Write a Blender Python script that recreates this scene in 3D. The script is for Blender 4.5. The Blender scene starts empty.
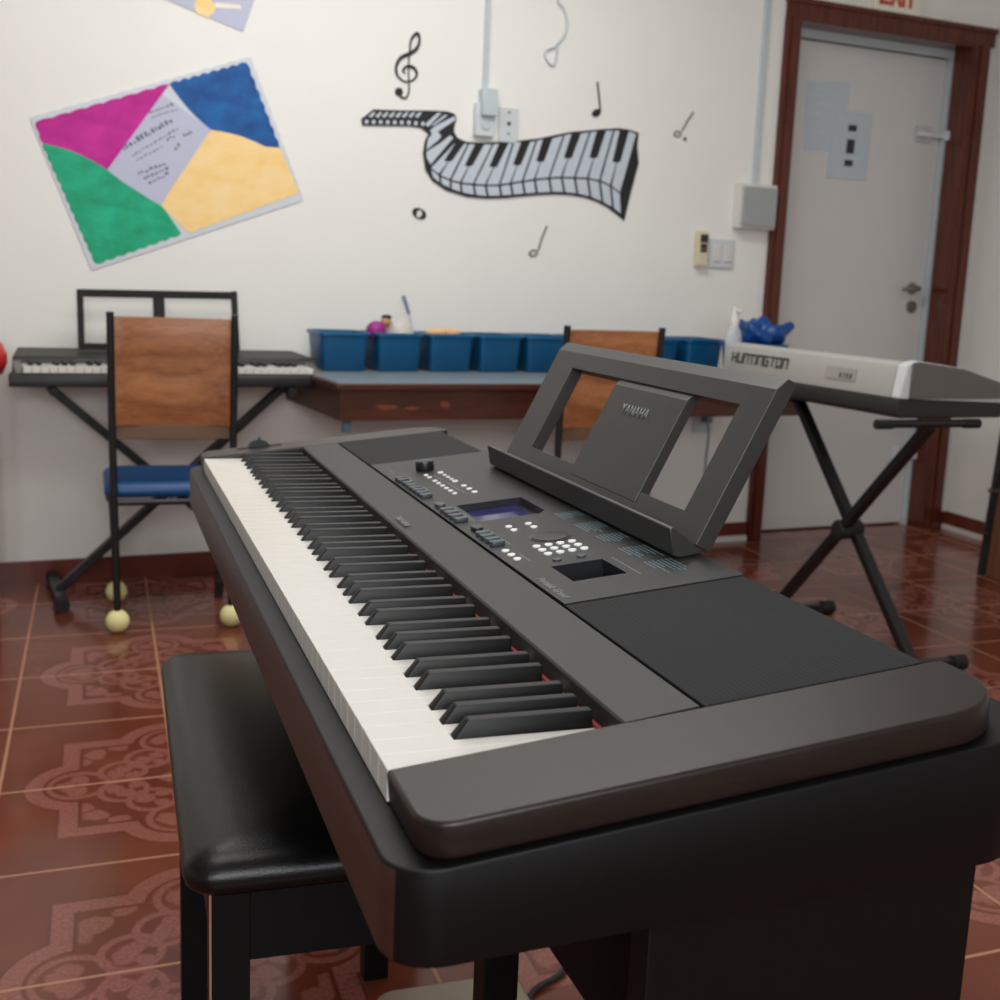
import bpy, bmesh, math, random
from mathutils import Vector, Matrix
random.seed(7)
C = bpy.context.scene.collection
SC = bpy.context.scene
PI = math.pi

# ------------------------------------------------------------------ camera, light, exposure
def lin(c):
    return tuple(((v/255)/12.92 if v/255 <= .04045 else ((v/255+.055)/1.055)**2.4) for v in c)

def cam_basis(yaw, pitch, roll):
    f = Vector((math.sin(yaw)*math.cos(pitch), math.cos(yaw)*math.cos(pitch), -math.sin(pitch)))
    r = Vector((math.cos(yaw), -math.sin(yaw), 0))
    u = r.cross(f)
    return r*math.cos(roll)+u*math.sin(roll), u*math.cos(roll)-r*math.sin(roll), f
cd = bpy.data.cameras.new('camera')
cam = bpy.data.objects.new('camera', cd); C.objects.link(cam); SC.camera = cam
r_, u_, f_ = cam_basis(.3300, .1805, .0404)
M = Matrix((r_, u_, -f_)).transposed().to_4x4(); M.translation = Vector((-.1623, -.6595, 1.0337))
cam.matrix_world = M
cd.sensor_width = 36; cd.lens = 1209.81/1000*36; cd.clip_start = .02
cd.dof.use_dof = True; cd.dof.focus_distance = 1.05; cd.dof.aperture_fstop = 11

SC.view_settings.view_transform = 'Standard'; SC.view_settings.look = 'None'
SC.view_settings.gamma = 1; SC.view_settings.use_curve_mapping = False
SC.view_settings.exposure = 0.0

world = bpy.data.worlds.new('world'); SC.world = world; world.use_nodes = True
wn = world.node_tree.nodes; wl = world.node_tree.links
bgn = next(n for n in wn if n.type == 'BACKGROUND')
bgn.inputs[0].default_value = (.72, .86, 1, 1); bgn.inputs[1].default_value = .5

def area(name, loc, target, size, power, color=(1, 1, 1), size_y=None):
    l = bpy.data.lights.new(name, 'AREA'); l.energy = power; l.color = color
    l.shape = 'RECTANGLE'; l.size = size; l.size_y = size_y or size
    o = bpy.data.objects.new(name, l); C.objects.link(o); o.location = loc
    o.rotation_euler = (Vector(target)-Vector(loc)).to_track_quat('-Z', 'Y').to_euler()
    return o
# daylight entering by the window behind the photographer
area('window_daylight', (-.4, -2.52, 1.65), (.6, 3, 1.2), 2.2, 62, (.95, .98, 1), 1.0)
# the photographer's flash, just above the lens
area('camera_flash', (-.10, -.85, 1.42), (.9, 3.4, 1.1), .16, 3, (1, .95, .88))
# flash bounced off the ceiling, given here by two added overhead sources
area('bounce_light_near', (.35, .9, 2.62), (.35, .9, 0), 1.9, 20, (1, .995, .975), .9)
area('bounce_light_far', (.7, 2.35, 2.62), (.7, 2.6, 0), 1.9, 26, (1, .995, .975), .5)

# ------------------------------------------------------------------ helpers
def prop(o, label=None, cat=None, group=None, kind=None):
    if label: o['label'] = label
    if cat: o['category'] = cat
    if group: o['group'] = group
    if kind: o['kind'] = kind
    return o

WM = {}     # world matrix of every object made here
def obj(name, bm, mat, parent=None, smooth=40, bevel=0, seg=2, mats=None):
    """link a world-space bmesh as ONE mesh object, origin in its middle, under parent"""
    bmesh.ops.recalc_face_normals(bm, faces=bm.faces)
    lay = bm.faces.layers.int.new('curved'); rounded = set()
    for f in bm.faces:      # flat faces stay flat, only curved skins and bevels are smoothed
        f[lay] = int(any(len(e.link_faces) == 2 and .01 < e.calc_face_angle(0) < math.radians(smooth) for e in f.edges))
    if bevel:
        es = [e for e in bm.edges if len(e.link_faces) == 2 and e.calc_face_angle(0) > .5]
        if es: rounded = set(bmesh.ops.bevel(bm, geom=es, offset=bevel, segments=seg, affect='EDGES', profile=.5, clamp_overlap=True)['faces'])
    bmesh.ops.recalc_face_normals(bm, faces=bm.faces)
    vs = [v.co for v in bm.verts]
    lo = Vector([min(v[i] for v in vs) for i in range(3)]); hi = Vector([max(v[i] for v in vs) for i in range(3)])
    c = (lo+hi)/2
    pm = WM[parent] if parent else Matrix()
    wm = Matrix.Translation(c) if not parent else (pm @ Matrix.Translation(pm.inverted() @ c))
    inv = wm.inverted()
    for v in bm.verts: v.co = inv @ v.co
    if smooth:
        for f in bm.faces: f.smooth = bool(f[lay]) or f in rounded
        for e in bm.edges:
            if len(e.link_faces) == 2 and e.calc_face_angle(0) > math.radians(smooth): e.smooth = False
    me = bpy.data.meshes.new(name); bm.to_mesh(me); bm.free()
    for m in (mats or [mat]): me.materials.append(m)
    o = bpy.data.objects.new(name, me); C.objects.link(o)
    if parent: o.parent = parent
    o.matrix_basis = pm.inverted() @ wm if parent else wm
    WM[o] = wm
    return o

def empty(name, loc, label, cat, group=None, rz=0):
    o = bpy.data.objects.new(name, None); C.objects.link(o)
    o.empty_display_size = .05
    m = Matrix.Translation(Vector(loc)) @ Matrix.Rotation(rz, 4, 'Z')
    o.location = loc; o.rotation_euler = (0, 0, rz); WM[o] = m
    return prop(o, label, cat, group)

def struct(name, bm, mat, parent=None, **k):
    o = obj(name, bm, mat, parent, **k)
    if not parent: o['kind'] = 'structure'
    return o

def dup(o, parent=None):
    c = o.copy(); C.objects.link(c)
    if parent: c.parent = parent
    for ch in list(o.children): dup(ch, c)
    return c

def B(): return bmesh.new()
def faces_from(bm, rings, closed=True, cap=True):
    vr = [[bm.verts.new(p) for p in r] for r in rings]
    n = len(vr[0])
    for a, b in zip(vr, vr[1:]):
        for i in range(n if closed else n-1):
            j = (i+1) % n
            bm.faces.new((a[i], a[j], b[j], b[i]))
    if cap:
        bm.faces.new(list(reversed(vr[0]))); bm.faces.new(vr[-1])
    return bm
def prism(bm, pts0, pts1): return faces_from(bm, [pts0, pts1])
def box(bm, x0, x1, y0, y1, z0, z1, m=None):
    p = [(x0, y0), (x1, y0), (x1, y1), (x0, y1)]
    r = [[Vector((a, b, z)) for a, b in p] for z in (z0, z1)]
    if m is not None: r = [[m @ v for v in q] for q in r]
    return faces_from(bm, r)
def rrect(x0, x1, y0, y1, r, n=6):
    """rounded rectangle outline; r = radius or 4 radii (x0y0, x1y0, x1y1, x0y1)"""
    if not hasattr(r, '__len__'): r = (r,)*4
    out = []
    for (cx, cy, a0), q in zip(((x0, y0, PI), (x1, y0, 1.5*PI), (x1, y1, 0), (x0, y1, .5*PI)), r):
        sx = 1 if cx == x0 else -1; sy = 1 if cy == y0 else -1
        ox, oy = cx+sx*q, cy+sy*q
        if q < 1e-6: out.append((cx, cy)); continue
        for i in range(n+1):
            a = a0+i/n*PI/2
            out.append((ox+q*math.cos(a), oy+q*math.sin(a)))
    return out
def tube(bm, pts, r, n=10, cap=True):
    pts = [Vector(p) for p in pts]; rings = []; prev = None
    for i, p in enumerate(pts):
        d = (pts[min(i+1, len(pts)-1)]-pts[max(i-1, 0)]).normalized()
        if prev is None:
            a = d.orthogonal().normalized()
        else:
            a = (prev-d*prev.dot(d)).normalized()
        prev = a; b = d.cross(a)
        rr = r[i] if hasattr(r, '__len__') else r
        rings.append([p+rr*(math.cos(2*PI*k/n)*a+math.sin(2*PI*k/n)*b) for k in range(n)])
    return faces_from(bm, rings, True, cap)
def bar(bm, p, q, w, h, up=(0, 0, 1)):
    """rectangular bar from p to q: width w sideways, h along 'up'"""
    p, q = Vector(p), Vector(q); d = (q-p).normalized(); s = d.cross(Vector(up)).normalized(); u = s.cross(d)
    ring = lambda c: [c+s*a*w/2+u*b*h/2 for a, b in ((-1, -1), (1, -1), (1, 1), (-1, 1))]
    return faces_from(bm, [ring(p), ring(q)])
def lathe(bm, prof, c, n=24, m=None):
    c = Vector(c); rings = []
    for r, z in prof:
        rings.append([c+(m or Matrix()).to_3x3() @ Vector((r*math.cos(2*PI*k/n), r*math.sin(2*PI*k/n), z)) for k in range(n)])
    return faces_from(bm, rings)
def ball(bm, c, r, sx=1, sy=1, sz=1, u=20, v=14):
    bmesh.ops.create_uvsphere(bm, u_segments=u, v_segments=v, radius=r,
        matrix=Matrix.Translation(Vector(c)) @ Matrix.Diagonal((sx, sy, sz, 1)))
    return bm
def catmull(pts, k=6):
    pts = [Vector(p) for p in pts]; out = []
    for i in range(len(pts)-1):
        p0, p1, p2, p3 = pts[max(i-1, 0)], pts[i], pts[i+1], pts[min(i+2, len(pts)-1)]
        for j in range(k):
            t = j/k
            out.append(.5*((2*p1)+(p2-p0)*t+(2*p0-5*p1+4*p2-p3)*t*t+(3*p1-p0-3*p2+p3)*t**3))
    return out+[pts[-1]]

# ------------------------------------------------------------------ materials
class G:
    """tiny wrapper to write shader maths"""
    def __init__(s, nt): s.nt = nt
    def m(s, op, *a, clamp=False):
        n = s.nt.nodes.new('ShaderNodeMath'); n.operation = op; n.use_clamp = clamp
        for i, v in enumerate(a):
            if isinstance(v, (int, float)): n.inputs[i].default_value = v
            else: s.nt.links.new(v, n.inputs[i])
        return n.outputs[0]
    def mix(s, f, a, b):
        n = s.nt.nodes.new('ShaderNodeMix'); n.data_type = 'RGBA'
        for sock, v in ((n.inputs[0], f), (n.inputs[6], a), (n.inputs[7], b)):
            if isinstance(v, (int, float)): sock.default_value = v
            elif isinstance(v, tuple): sock.default_value = v if len(v) == 4 else (*v, 1)
            else: s.nt.links.new(v, sock)
        return n.outputs[2]
    def noise(s, scale, detail=3, vec=None, rough=.5, stretch=None):
        n = s.nt.nodes.new('ShaderNodeTexNoise'); n.inputs['Scale'].default_value = scale
        n.inputs['Detail'].default_value = detail; n.inputs['Roughness'].default_value = rough
        v = vec or s.coord()
        if stretch:
            mp = s.nt.nodes.new('ShaderNodeMapping'); mp.inputs['Scale'].default_value = stretch
            s.nt.links.new(v, mp.inputs[0]); v = mp.outputs[0]
        s.nt.links.new(v, n.inputs['Vector'])
        return n.outputs[0]
    def coord(s):
        if not hasattr(s, '_c'):
            s._c = s.nt.nodes.new('ShaderNodeTexCoord').outputs['Object']
        return s._c
    def pos(s):
        return s.nt.nodes.new('ShaderNodeNewGeometry').outputs['Position']
    def sep(s, v):
        n = s.nt.nodes.new('ShaderNodeSeparateXYZ'); s.nt.links.new(v, n.inputs[0]); return n.outputs
    def ramp(s, v, a, b):
        n = s.nt.nodes.new('ShaderNodeMapRange'); n.clamp = True
        s.nt.links.new(v, n.inputs[0]); n.inputs[1].default_value = a; n.inputs[2].default_value = b
        return n.outputs[0]
    def bump(s, h, strength, dist=.001):
        n = s.nt.nodes.new('ShaderNodeBump'); n.inputs['Strength'].default_value = strength
        n.inputs['Distance'].default_value = dist; s.nt.links.new(h, n.inputs['Height']); return n.outputs[0]

def newmat(name):
    m = bpy.data.materials.new(name); m.use_nodes = True
    nt = m.node_tree; bs = next(n for n in nt.nodes if n.type == 'BSDF_PRINCIPLED')
    return m, nt, bs, G(nt)
def mat(name, c, rough=.5, var=.06, scale=30, metal=0, spec=.5, bump=0, bscale=200, alpha=None, trans=0, coat=0, stretch=None):
    m, nt, bs, g = newmat(name)
    a = lin(c); b = tuple(max(0, v*(1-var*2)) for v in a); d = tuple(min(1, v*(1+var*2)) for v in a)
    nt.links.new(g.mix(g.noise(scale, stretch=stretch), b, d), bs.inputs['Base Color'])
    bs.inputs['Roughness'].default_value = rough; bs.inputs['Metallic'].default_value = metal
    bs.inputs['Specular IOR Level'].default_value = spec; bs.inputs['Transmission Weight'].default_value = trans
    bs.inputs['Coat Weight'].default_value = coat
    if alpha is not None: bs.inputs['Alpha'].default_value = alpha
    if bump: nt.links.new(g.bump(g.noise(bscale, 4, stretch=stretch), bump), bs.inputs['Normal'])
    return m
def wood(name, c1, c2, rough, stretch, scale=6, spec=.5, dark=None):
    m, nt, bs, g = newmat(name)
    n1 = g.noise(scale, 5, stretch=stretch, rough=.6); n2 = g.noise(scale*6, 3, stretch=stretch)
    f = g.ramp(g.m('ADD', g.m('MULTIPLY', n1, .75), g.m('MULTIPLY', n2, .25)), .36, .64)
    nt.links.new(g.mix(f, lin(c1), lin(c2)), bs.inputs['Base Color'])
    bs.inputs['Roughness'].default_value = rough; bs.inputs['Specular IOR Level'].default_value = spec
    nt.links.new(g.bump(n2, .08), bs.inputs['Normal'])
    return m

m_wall = mat('painted_plaster', (236, 235, 230), .75, .015, 3, bump=.12, bscale=60)
m_ceiling = mat('ceiling_paint', (225, 224, 220), .8, .01, 3)
m_base = mat('red_skirting_tile', (104, 46, 34), .25, .12, 14)
m_white_trim = mat('white_trim', (216, 214, 208), .5, .02)
m_frame = wood('varnished_red_wood', (70, 28, 18), (104, 46, 30), .16, (14, 14, 1), 4)
m_door = mat('door_paint', (206, 205, 203), .42, .012, 5)
m_doorrim = mat('door_stop_paint', (188, 196, 200), .5, .02)
m_case = mat('black_case_plastic', (9, 9, 10), .42, .03, 60, spec=.24, bump=.06, bscale=900)
m_case_front = wood('dark_rosewood_front', (44, 25, 20), (58, 34, 28), .42, (30, 1.2, 30), 5, .45)
m_block = wood('dark_rosewood_block', (27, 19, 16), (34, 25, 21), .36, (2, 24, 24), 6, .36)
m_side = mat('stand_board_black_brown', (14, 9, 7), .55, .1, 20, spec=.15, stretch=(8, 8, 1))
m_panel = mat('panel_grey_black', (35, 35, 34), .44, .02, 80, spec=.36)
m_fascia_front = mat('fascia_black', (14, 14, 14), .4, .03)
m_ivory = mat('white_key_plastic', (218, 216, 210), .22, .01, 20, spec=.4)
m_ebony = mat('black_key_plastic', (10, 10, 10), .46, .03, spec=.32)
m_felt = mat('red_felt', (150, 62, 60), .9, .1, 300)
m_btn_white = mat('white_button', (232, 234, 232), .4, .01)
m_btn_grey = mat('grey_button', (60, 70, 76), .4, .02)
m_btn_dark = mat('dark_button', (28, 30, 34), .35, .02)
m_print = mat('panel_print', (122, 126, 124), .5, .02)
m_print_blue = mat('panel_print_blue', (88, 116, 126), .5, .02)
m_pit = mat('recess_black', (34, 35, 38), .3, .03)
m_rest = mat('music_rest_plastic', (44, 44, 43), .38, .02, 60, spec=.5)
m_leather = mat('black_leather', (8, 8, 8), .32, .05, 90, spec=.36, bump=.25, bscale=420)
m_bench = wood('black_stained_wood', (10, 10, 10), (15, 14, 14), .5, (10, 10, 1), 6, .16)
m_worn = mat('bare_wood_edge', (150, 104, 84), .6, .1)
m_steel = mat('black_steel', (18, 18, 20), .38, .03, spec=.5)
m_rubber = mat('black_rubber', (18, 18, 18), .7, .05)
m_chairwood = wood('chair_plywood', (126, 74, 42), (178, 118, 74), .38, (1, 20, 9), 3.2)
m_chairlow = mat('chair_lower_board', (104, 78, 58), .5, .06)
m_bluevinyl = mat('blue_vinyl', (4, 70, 124), .42, .08, 10)
m_tennis = mat('tennis_felt', (234, 228, 164), .95, .06, 200, bump=.3, bscale=300)
m_tabletop = mat('blue_grey_laminate', (126, 138, 146), .3, .06, 16)
m_bluesteel = mat('blue_grey_steel', (106, 132, 158), .45, .04)
m_bin = mat('blue_bin_plastic', (0, 80, 124), .4, .04, 12)
m_binrim = mat('blue_bin_rim', (0, 88, 132), .35, .04, 12)
m_silver = mat('silver_grey_plastic', (168, 167, 162), .4, .02)
m_silver_light = mat('pale_end_cap', (206, 210, 210), .3, .02)
m_darkgrey = mat('dark_grey_plastic', (34, 34, 36), .5, .03)
m_greytop = mat('grey_top_plastic', (96, 94, 90), .4, .03)
m_text_dark = mat('dark_lettering', (40, 42, 44), .5, .02)
m_sticker = mat('silver_sticker', (150, 148, 144), .4, .06)
m_plate = mat('wall_plate_plastic', (206, 212, 216), .4, .02)
m_conduit = mat('conduit_grey', (190, 202, 206), .5, .02)
m_boxgrey = mat('grey_metal_box', (158, 162, 162), .4, .03)
m_decal_black = mat('decal_black', (28, 28, 32), .5, .05)
m_decal_white = mat('decal_pale_blue', (196, 206, 216), .5, .03)
m_decal_thin = mat('decal_grey_stroke', (120, 118, 112), .5, .05)
m_card = mat('lavender_card', (188, 192, 214), .7, .02)
m_ink = mat('black_ink', (104, 106, 122), .7, .05)
m_paper_edge = mat('pale_poster_board', (208, 214, 222), .7, .03)
def paint(name, c1, c2, st=(9, 3, 22)):
    m, nt, bs, g = newmat(name)
    n = g.noise(1.0, 5, stretch=st, rough=.62); n2 = g.noise(2.5, 4, stretch=(6, 6, 7))
    f = g.ramp(g.m('ADD', g.m('MULTIPLY', n, .5), g.m('MULTIPLY', n2, .5)), .38, .64)
    nt.links.new(g.mix(f, lin(c1), lin(c2)), bs.inputs['Base Color']); bs.inputs['Roughness'].default_value = .65
    return m
m_magenta = paint('magenta_paint', (178, 0, 132), (204, 34, 156))
m_green = paint('green_paint', (0, 150, 104), (20, 182, 138))
m_blue = paint('blue_paint', (0, 66, 134), (6, 100, 172))
m_yellow = paint('yellow_paint', (248, 208, 132), (252, 222, 164))
m_cream = mat('cream_plastic', (214, 204, 178), .45, .02)
m_exit_face = mat('exit_sign_face', (236, 230, 214), .4, .02)
m_exit_red = mat('exit_sign_red', (196, 82, 54), .5, .03)
m_metal = mat('brushed_metal', (150, 146, 140), .3, .04, metal=.9)
m_paper = mat('pale_blue_paper', (186, 198, 206), .7, .02)
m_clear = mat('clear_plastic', (226, 232, 236), .15, .01, alpha=.45)
m_bag = mat('blue_bag_plastic', (0, 64, 134), .35, .1, 20)
m_peach = mat('peach_wood', (226, 176, 128), .6, .05)
m_purple = mat('purple_plastic', (150, 30, 130), .5, .06)
m_skin = mat('tan_plastic', (190, 140, 108), .5, .05)
m_pale = mat('pale_mesh', (220, 216, 208), .8, .03, alpha=.75)
m_beige = mat('beige_plastic', (150, 134, 116), .5, .04)
m_redpat = mat('red_lacquer', (196, 40, 34), .35, .2, 40)
m_brownboard = wood('brown_board', (92, 58, 40), (126, 82, 56), .5, (8, 8, 1), 5)
m_tablewood = wood('worn_brown_apron', (60, 32, 22), (84, 44, 30), .35, (1, 12, 12), 5)
m_scuff = mat('bare_orange_wood', (122, 62, 36), .6, .15, 40)
m_cord = mat('black_cord', (20, 20, 22), .5, .03)

# speaker cloth with fine horizontal ribs
def make_grille():
    m, nt, bs, g = newmat('speaker_grille_cloth')
    x, y, z = g.sep(g.pos())
    h = g.m('MULTIPLY', g.m('ADD', g.m('SINE', g.m('MULTIPLY', x, 2*PI/.0042)), 1), .5)
    h2 = g.m('MULTIPLY', g.m('ADD', g.m('SINE', g.m('MULTIPLY', y, 2*PI/.003)), 1), .5)
    k = g.m('MULTIPLY', h, g.m('ADD', g.m('MULTIPLY', h2, .4), .6))
    nt.links.new(g.mix(k, lin((22, 23, 25)), lin((34, 35, 38))), bs.inputs['Base Color'])
    bs.inputs['Roughness'].default_value = .72; bs.inputs['Specular IOR Level'].default_value = .25
    nt.links.new(g.bump(k, .35), bs.inputs['Normal'])
    return m
m_grille = make_grille()

# lcd: dark violet glass
m_lcd = mat('lcd_glass', (40, 34, 92), .08, .25, 22, spec=.6)

# patterned red floor tiles
def make_floor():
    m, nt, bs, g = newmat('patterned_red_tile')
    x, y, z = g.sep(g.pos())
    ca, sa = math.cos(.030), math.sin(.030)
    dx = g.m('SUBTRACT', x, -.0145); dy = g.m('SUBTRACT', y, 1.775)
    u = g.m('SUBTRACT', dx, g.m('MULTIPLY', dy, .008))
    v = g.m('SUBTRACT', dy, g.m('MULTIPLY', dx, .046))
    TX, TY = .335, .3535
    # grout
    def line(c, T):
        q = g.m('ABSOLUTE', g.m('SUBTRACT', g.m('MODULO', g.m('ADD', c, 40*T+T/2), T), T/2))
        return g.m('SUBTRACT', 1, g.ramp(q, .0022, .0040))
    grout = g.m('MAXIMUM', line(u, TX), line(v, TY))
    # motif, folded into one quarter, in units of a tile
    def fold(c, T):
        return g.m('ABSOLUTE', g.m('DIVIDE', g.m('SUBTRACT', g.m('MODULO', g.m('ADD', c, 40*T+T), 2*T), T), T))
    p = fold(u, TX); q = fold(v, TY)
    def dist(a, b):
        return g.m('SQRT', g.m('ADD', g.m('POWER', g.m('SUBTRACT', p, a), 2), g.m('POWER', g.m('SUBTRACT', q, b), 2)))
    sq = g.m('SUBTRACT', g.m('MAXIMUM', p, q), .66)
    c1 = g.m('SUBTRACT', dist(.53, 0), .335); c2 = g.m('SUBTRACT', dist(0, .53), .335)
    d = g.m('MINIMUM', sq, g.m('MINIMUM', c1, c2))
    band = g.m('SUBTRACT', 1, g.ramp(g.m('ABSOLUTE', g.m('ADD', d, .055)), .045, .058))
    edge = g.m('SUBTRACT', 1, g.ramp(g.m('ABSOLUTE', g.m('ADD', d, .055)), .056, .066))
    inside = g.m('SUBTRACT', 1, g.ramp(d, -.135, -.12))
    def ring(a, b, r, w):
        return g.m('SUBTRACT', 1, g.ramp(g.m('ABSOLUTE', g.m('SUBTRACT', dist(a, b), r)), w, w+.012))
    def blob(a, b, r):
        n = g.m('MULTIPLY', g.m('SUBTRACT', g.noise(26, 1, g.pos()), .5), .10)
        return g.m('SUBTRACT', 1, g.ramp(g.m('ADD', dist(a, b), n), r-.008, r+.008))
    parts = [ring(.30, .14, .135, .014), ring(.14, .30, .135, .014), ring(.56, .0, .17, .014), ring(.0, .56, .17, .014),
             blob(.28, .17, .055), blob(.34, .10, .05), blob(.17, .28, .055), blob(.10, .34, .05), blob(.24, .08, .04), blob(.08, .24, .04),
             blob(.56, .07, .06), blob(.62, .02, .05), blob(.07, .56, .06), blob(.02, .62, .05),
             blob(.46, .42, .075), blob(.52, .33, .055), blob(.33, .52, .055), blob(.76, .04, .045), blob(.04, .76, .045), blob(.02, .02, .06)]
    mo = parts[0]
    for k in parts[1:]: mo = g.m('MAXIMUM', mo, k)
    mo = g.m('MULTIPLY', mo, inside)
    speck = g.ramp(g.noise(160, 2, g.pos()), .3, .75)
    cloud = g.ramp(g.noise(5, 4, g.pos()), .3, .7)
    basec = g.mix(cloud, lin((100, 48, 32)), lin((118, 62, 42)))
    lightc = g.mix(speck, lin((128, 72, 62)), lin((156, 100, 88)))
    col = g.mix(g.m('MULTIPLY', g.m('MAXIMUM', band, mo), .92), basec, lightc)
    out = g.m('MULTIPLY', g.m('SUBTRACT', edge, band), .5, clamp=True)
    col = g.mix(out, col, lin((70, 26, 20)))
    col = g.mix(grout, col, lin((176, 128, 100)))
    nt.links.new(col, bs.inputs['Base Color'])
    rr = g.m('ADD', g.m('MULTIPLY', grout, .4), g.m('ADD', .11, g.m('MULTIPLY', g.noise(9, 3, g.pos()), .10)))
    nt.links.new(rr, bs.inputs['Roughness'])
    bs.inputs['Specular IOR Level'].default_value = .34
    nt.links.new(g.bump(g.m('ADD', g.m('MULTIPLY', grout, -1.0), g.m('MULTIPLY', g.noise(18, 2, g.pos()), .35)), .12), bs.inputs['Normal'])
    return m
m_floor = make_floor()

# ------------------------------------------------------------------ the room
PH = math.atan(.1)
WD = Vector((math.cos(PH), math.sin(PH), 0)); WN = Vector((math.sin(PH), -math.cos(PH), 0)); WO = Vector((0, 3.475, 0))
def Wp(s, off, z): return WO+WD*s+WN*off+Vector((0, 0, z))
def wbox(bm, s0, s1, o0, o1, z0, z1):
    p = [(s0, o0), (s1, o0), (s1, o1), (s0, o1)]
    return faces_from(bm, [[Wp(s, o, z) for s, o in p] for z in (z0, z1)])
def wplate(bm, poly, o0, o1):
    """polygon given on the wall (s, z), extruded from offset o0 to o1"""
    return prism(bm, [Wp(s, o0, z) for s, z in poly], [Wp(s, o1, z) for s, z in poly])
H = 2.75; XL, XR, YB = -3.6, 3.51, -2.6
bm = B(); box(bm, XL-.2, XR+.2, YB-.2, 4.1, -.1, 0); struct('floor', bm, m_floor, smooth=0)
bm = B(); box(bm, XL-.2, XR+.2, YB-.2, 4.1, H, H+.1); struct('ceiling', bm, m_ceiling, smooth=0)
S0, S1, ZD = 2.51, 3.41, 2.085        # door opening
bm = B(); wbox(bm, -3.8, S0, -.2, 0, 0, H); wbox(bm, S1, 3.75, -.2, 0, 0, H); wbox(bm, S0, S1, -.2, 0, ZD, H); wbox(bm, S0, S1, -.2, -.165, 0, ZD)  # last box: unseen panel added behind the door, blocks light leaking under it
struct('wall_back', bm, m_wall, smooth=0)
bm = B(); box(bm, XR, XR+.15, YB, 4.0, 0, H); struct('wall_right', bm, m_wall, smooth=0)
bm = B(); box(bm, XL-.15, XL, YB, 3.5, 0, H); struct('wall_left', bm, m_wall, smooth=0)
WX0, WX1, WZ0, WZ1 = -1.4, 2.0, 1.0, 2.3
bm = B()
box(bm, XL, WX0, YB-.15, YB, 0, H); box(bm, WX1, XR, YB-.15, YB, 0, H)
box(bm, WX0, WX1, YB-.15, YB, 0, WZ0); box(bm, WX0, WX1, YB-.15, YB, WZ1, H)
struct('wall_front', bm, m_wall, smooth=0)
bm = B()
for k in range(5):
    x = WX0+.02+k*(WX1-WX0-.04)/4; box(bm, x-.02, x+.02, YB-.1, YB-.05, WZ0, WZ1)
box(bm, WX0, WX1, YB-.1, YB-.05, WZ0, WZ0+.04); box(bm, WX0, WX1, YB-.1, YB-.05, WZ1-.04, WZ1)
struct('window_1', bm, m_white_trim, smooth=0)
bm = B(); wbox(bm, -3.6, 2.44, 0, .012, 0, .075); wbox(bm, 3.50, 3.53, 0, .012, 0, .075)
struct('baseboard_back', bm, m_base, smooth=0)
bm = B(); box(bm, XR-.012, XR, YB, 3.80, .022, .08); struct('baseboard_right', bm, m_base, smooth=0)
bm = B(); box(bm, XR-.02, XR, YB, 3.80, 0, .022); struct('trim_1', bm, m_white_trim, smooth=0)
bm = B(); wbox(bm, 2.20, 2.43, .013, .03, 0, .022); struct('trim_2', bm, m_white_trim, smooth=0)
# door frame
bm = B()
wbox(bm, S0-.068, S0, -.11, .022, 0, ZD+.0); wbox(bm, S0-.05, S0-.02, .022, .03, 0, ZD)
wbox(bm, S1, S1+.088, -.11, .022, 0, ZD); wbox(bm, S1+.03, S1+.06, .022, .032, 0, ZD)
wbox(bm, S0-.068, S1+.105, -.0, .024, ZD-.005, ZD+.062); wbox(bm, S0-.072, S1+.112, 0, .034, ZD+.05, ZD+.07)
wbox(bm, S1-.012, S1, -.084, .022, 0, ZD); wbox(bm, S0, S1-.012, -.084, .022, ZD-.014, ZD)
fr = struct('trim_3', bm, m_frame, bevel=.003)
bm = B()
wbox(bm, S0, S1, -.15, -.085, ZD-.045, ZD-.006); wbox(bm, S1-.022, S1, -.15, -.085, 0, ZD-.045); wbox(bm, S0, S0+.022, -.15, -.085, 0, ZD-.045)
struct('trim_4', bm, m_doorrim, smooth=0)
DO = -.112
bm = B(); wbox(bm, S0+.024, S1-.024, -.155, DO, .008, ZD-.05)
door = struct('door_1', bm, m_door, bevel=.002)
def wcyl(bm, s, z, o0, o1, r, n=24, r2=None):
    r2 = r if r2 is None else r2
    f = lambda o, q: [Wp(s+q*math.cos(2*PI*k/n), o, z+q*math.sin(2*PI*k/n)) for k in range(n)]
    return faces_from(bm, [f(o0, r), f(o1, r2)])
bm = B(); wcyl(bm, 3.315, 1.065, DO, DO+.008, .026)
tube(bm, [Wp(3.315, DO+.005, 1.065), Wp(3.315, DO+.05, 1.065)], .011)
tube(bm, catmull([Wp(3.315, DO+.05, 1.065), Wp(3.27, DO+.054, 1.066), Wp(3.225, DO+.048, 1.058)], 5), [.011]*8+[.008]*3)
prop(obj('door_handle', bm, m_metal, door), 'metal lever handle')
bm = B(); wcyl(bm, 3.322, .985, DO, DO+.007, .027); wcyl(bm, 3.322, .985, DO+.007, DO+.012, .012); box(bm, 0, 0.001, 0, .001, 0, .001, Matrix.Translation(Wp(3.322, DO+.012, .985)))
obj('keyhole_plate', bm, m_metal, door)
def latch(s, z, w, part):
    bm = B(); wbox(bm, s-w, s+.02, DO, DO+.012, z-.035, z+.035); 
    t = obj(part, bm, m_clear if part == 'upper_latch' else m_plate, door, bevel=.004)
    bm = B(); wbox(bm, s-w*1.05, s+.10, DO+.012, DO+.028, z-.012, z+.010); wbox(bm, S1-.02, S1-.004, DO+.02, DO+.05, z-.02, z+.02)
    obj('latch_strap', bm, m_plate, t, bevel=.003)
latch(3.31, 1.72, .06, 'upper_latch')
bm = B(); wbox(bm, 3.285, 3.335, DO, DO+.03, .30, .36); t = obj('lower_latch', bm, m_plate, door, bevel=.006)
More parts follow.
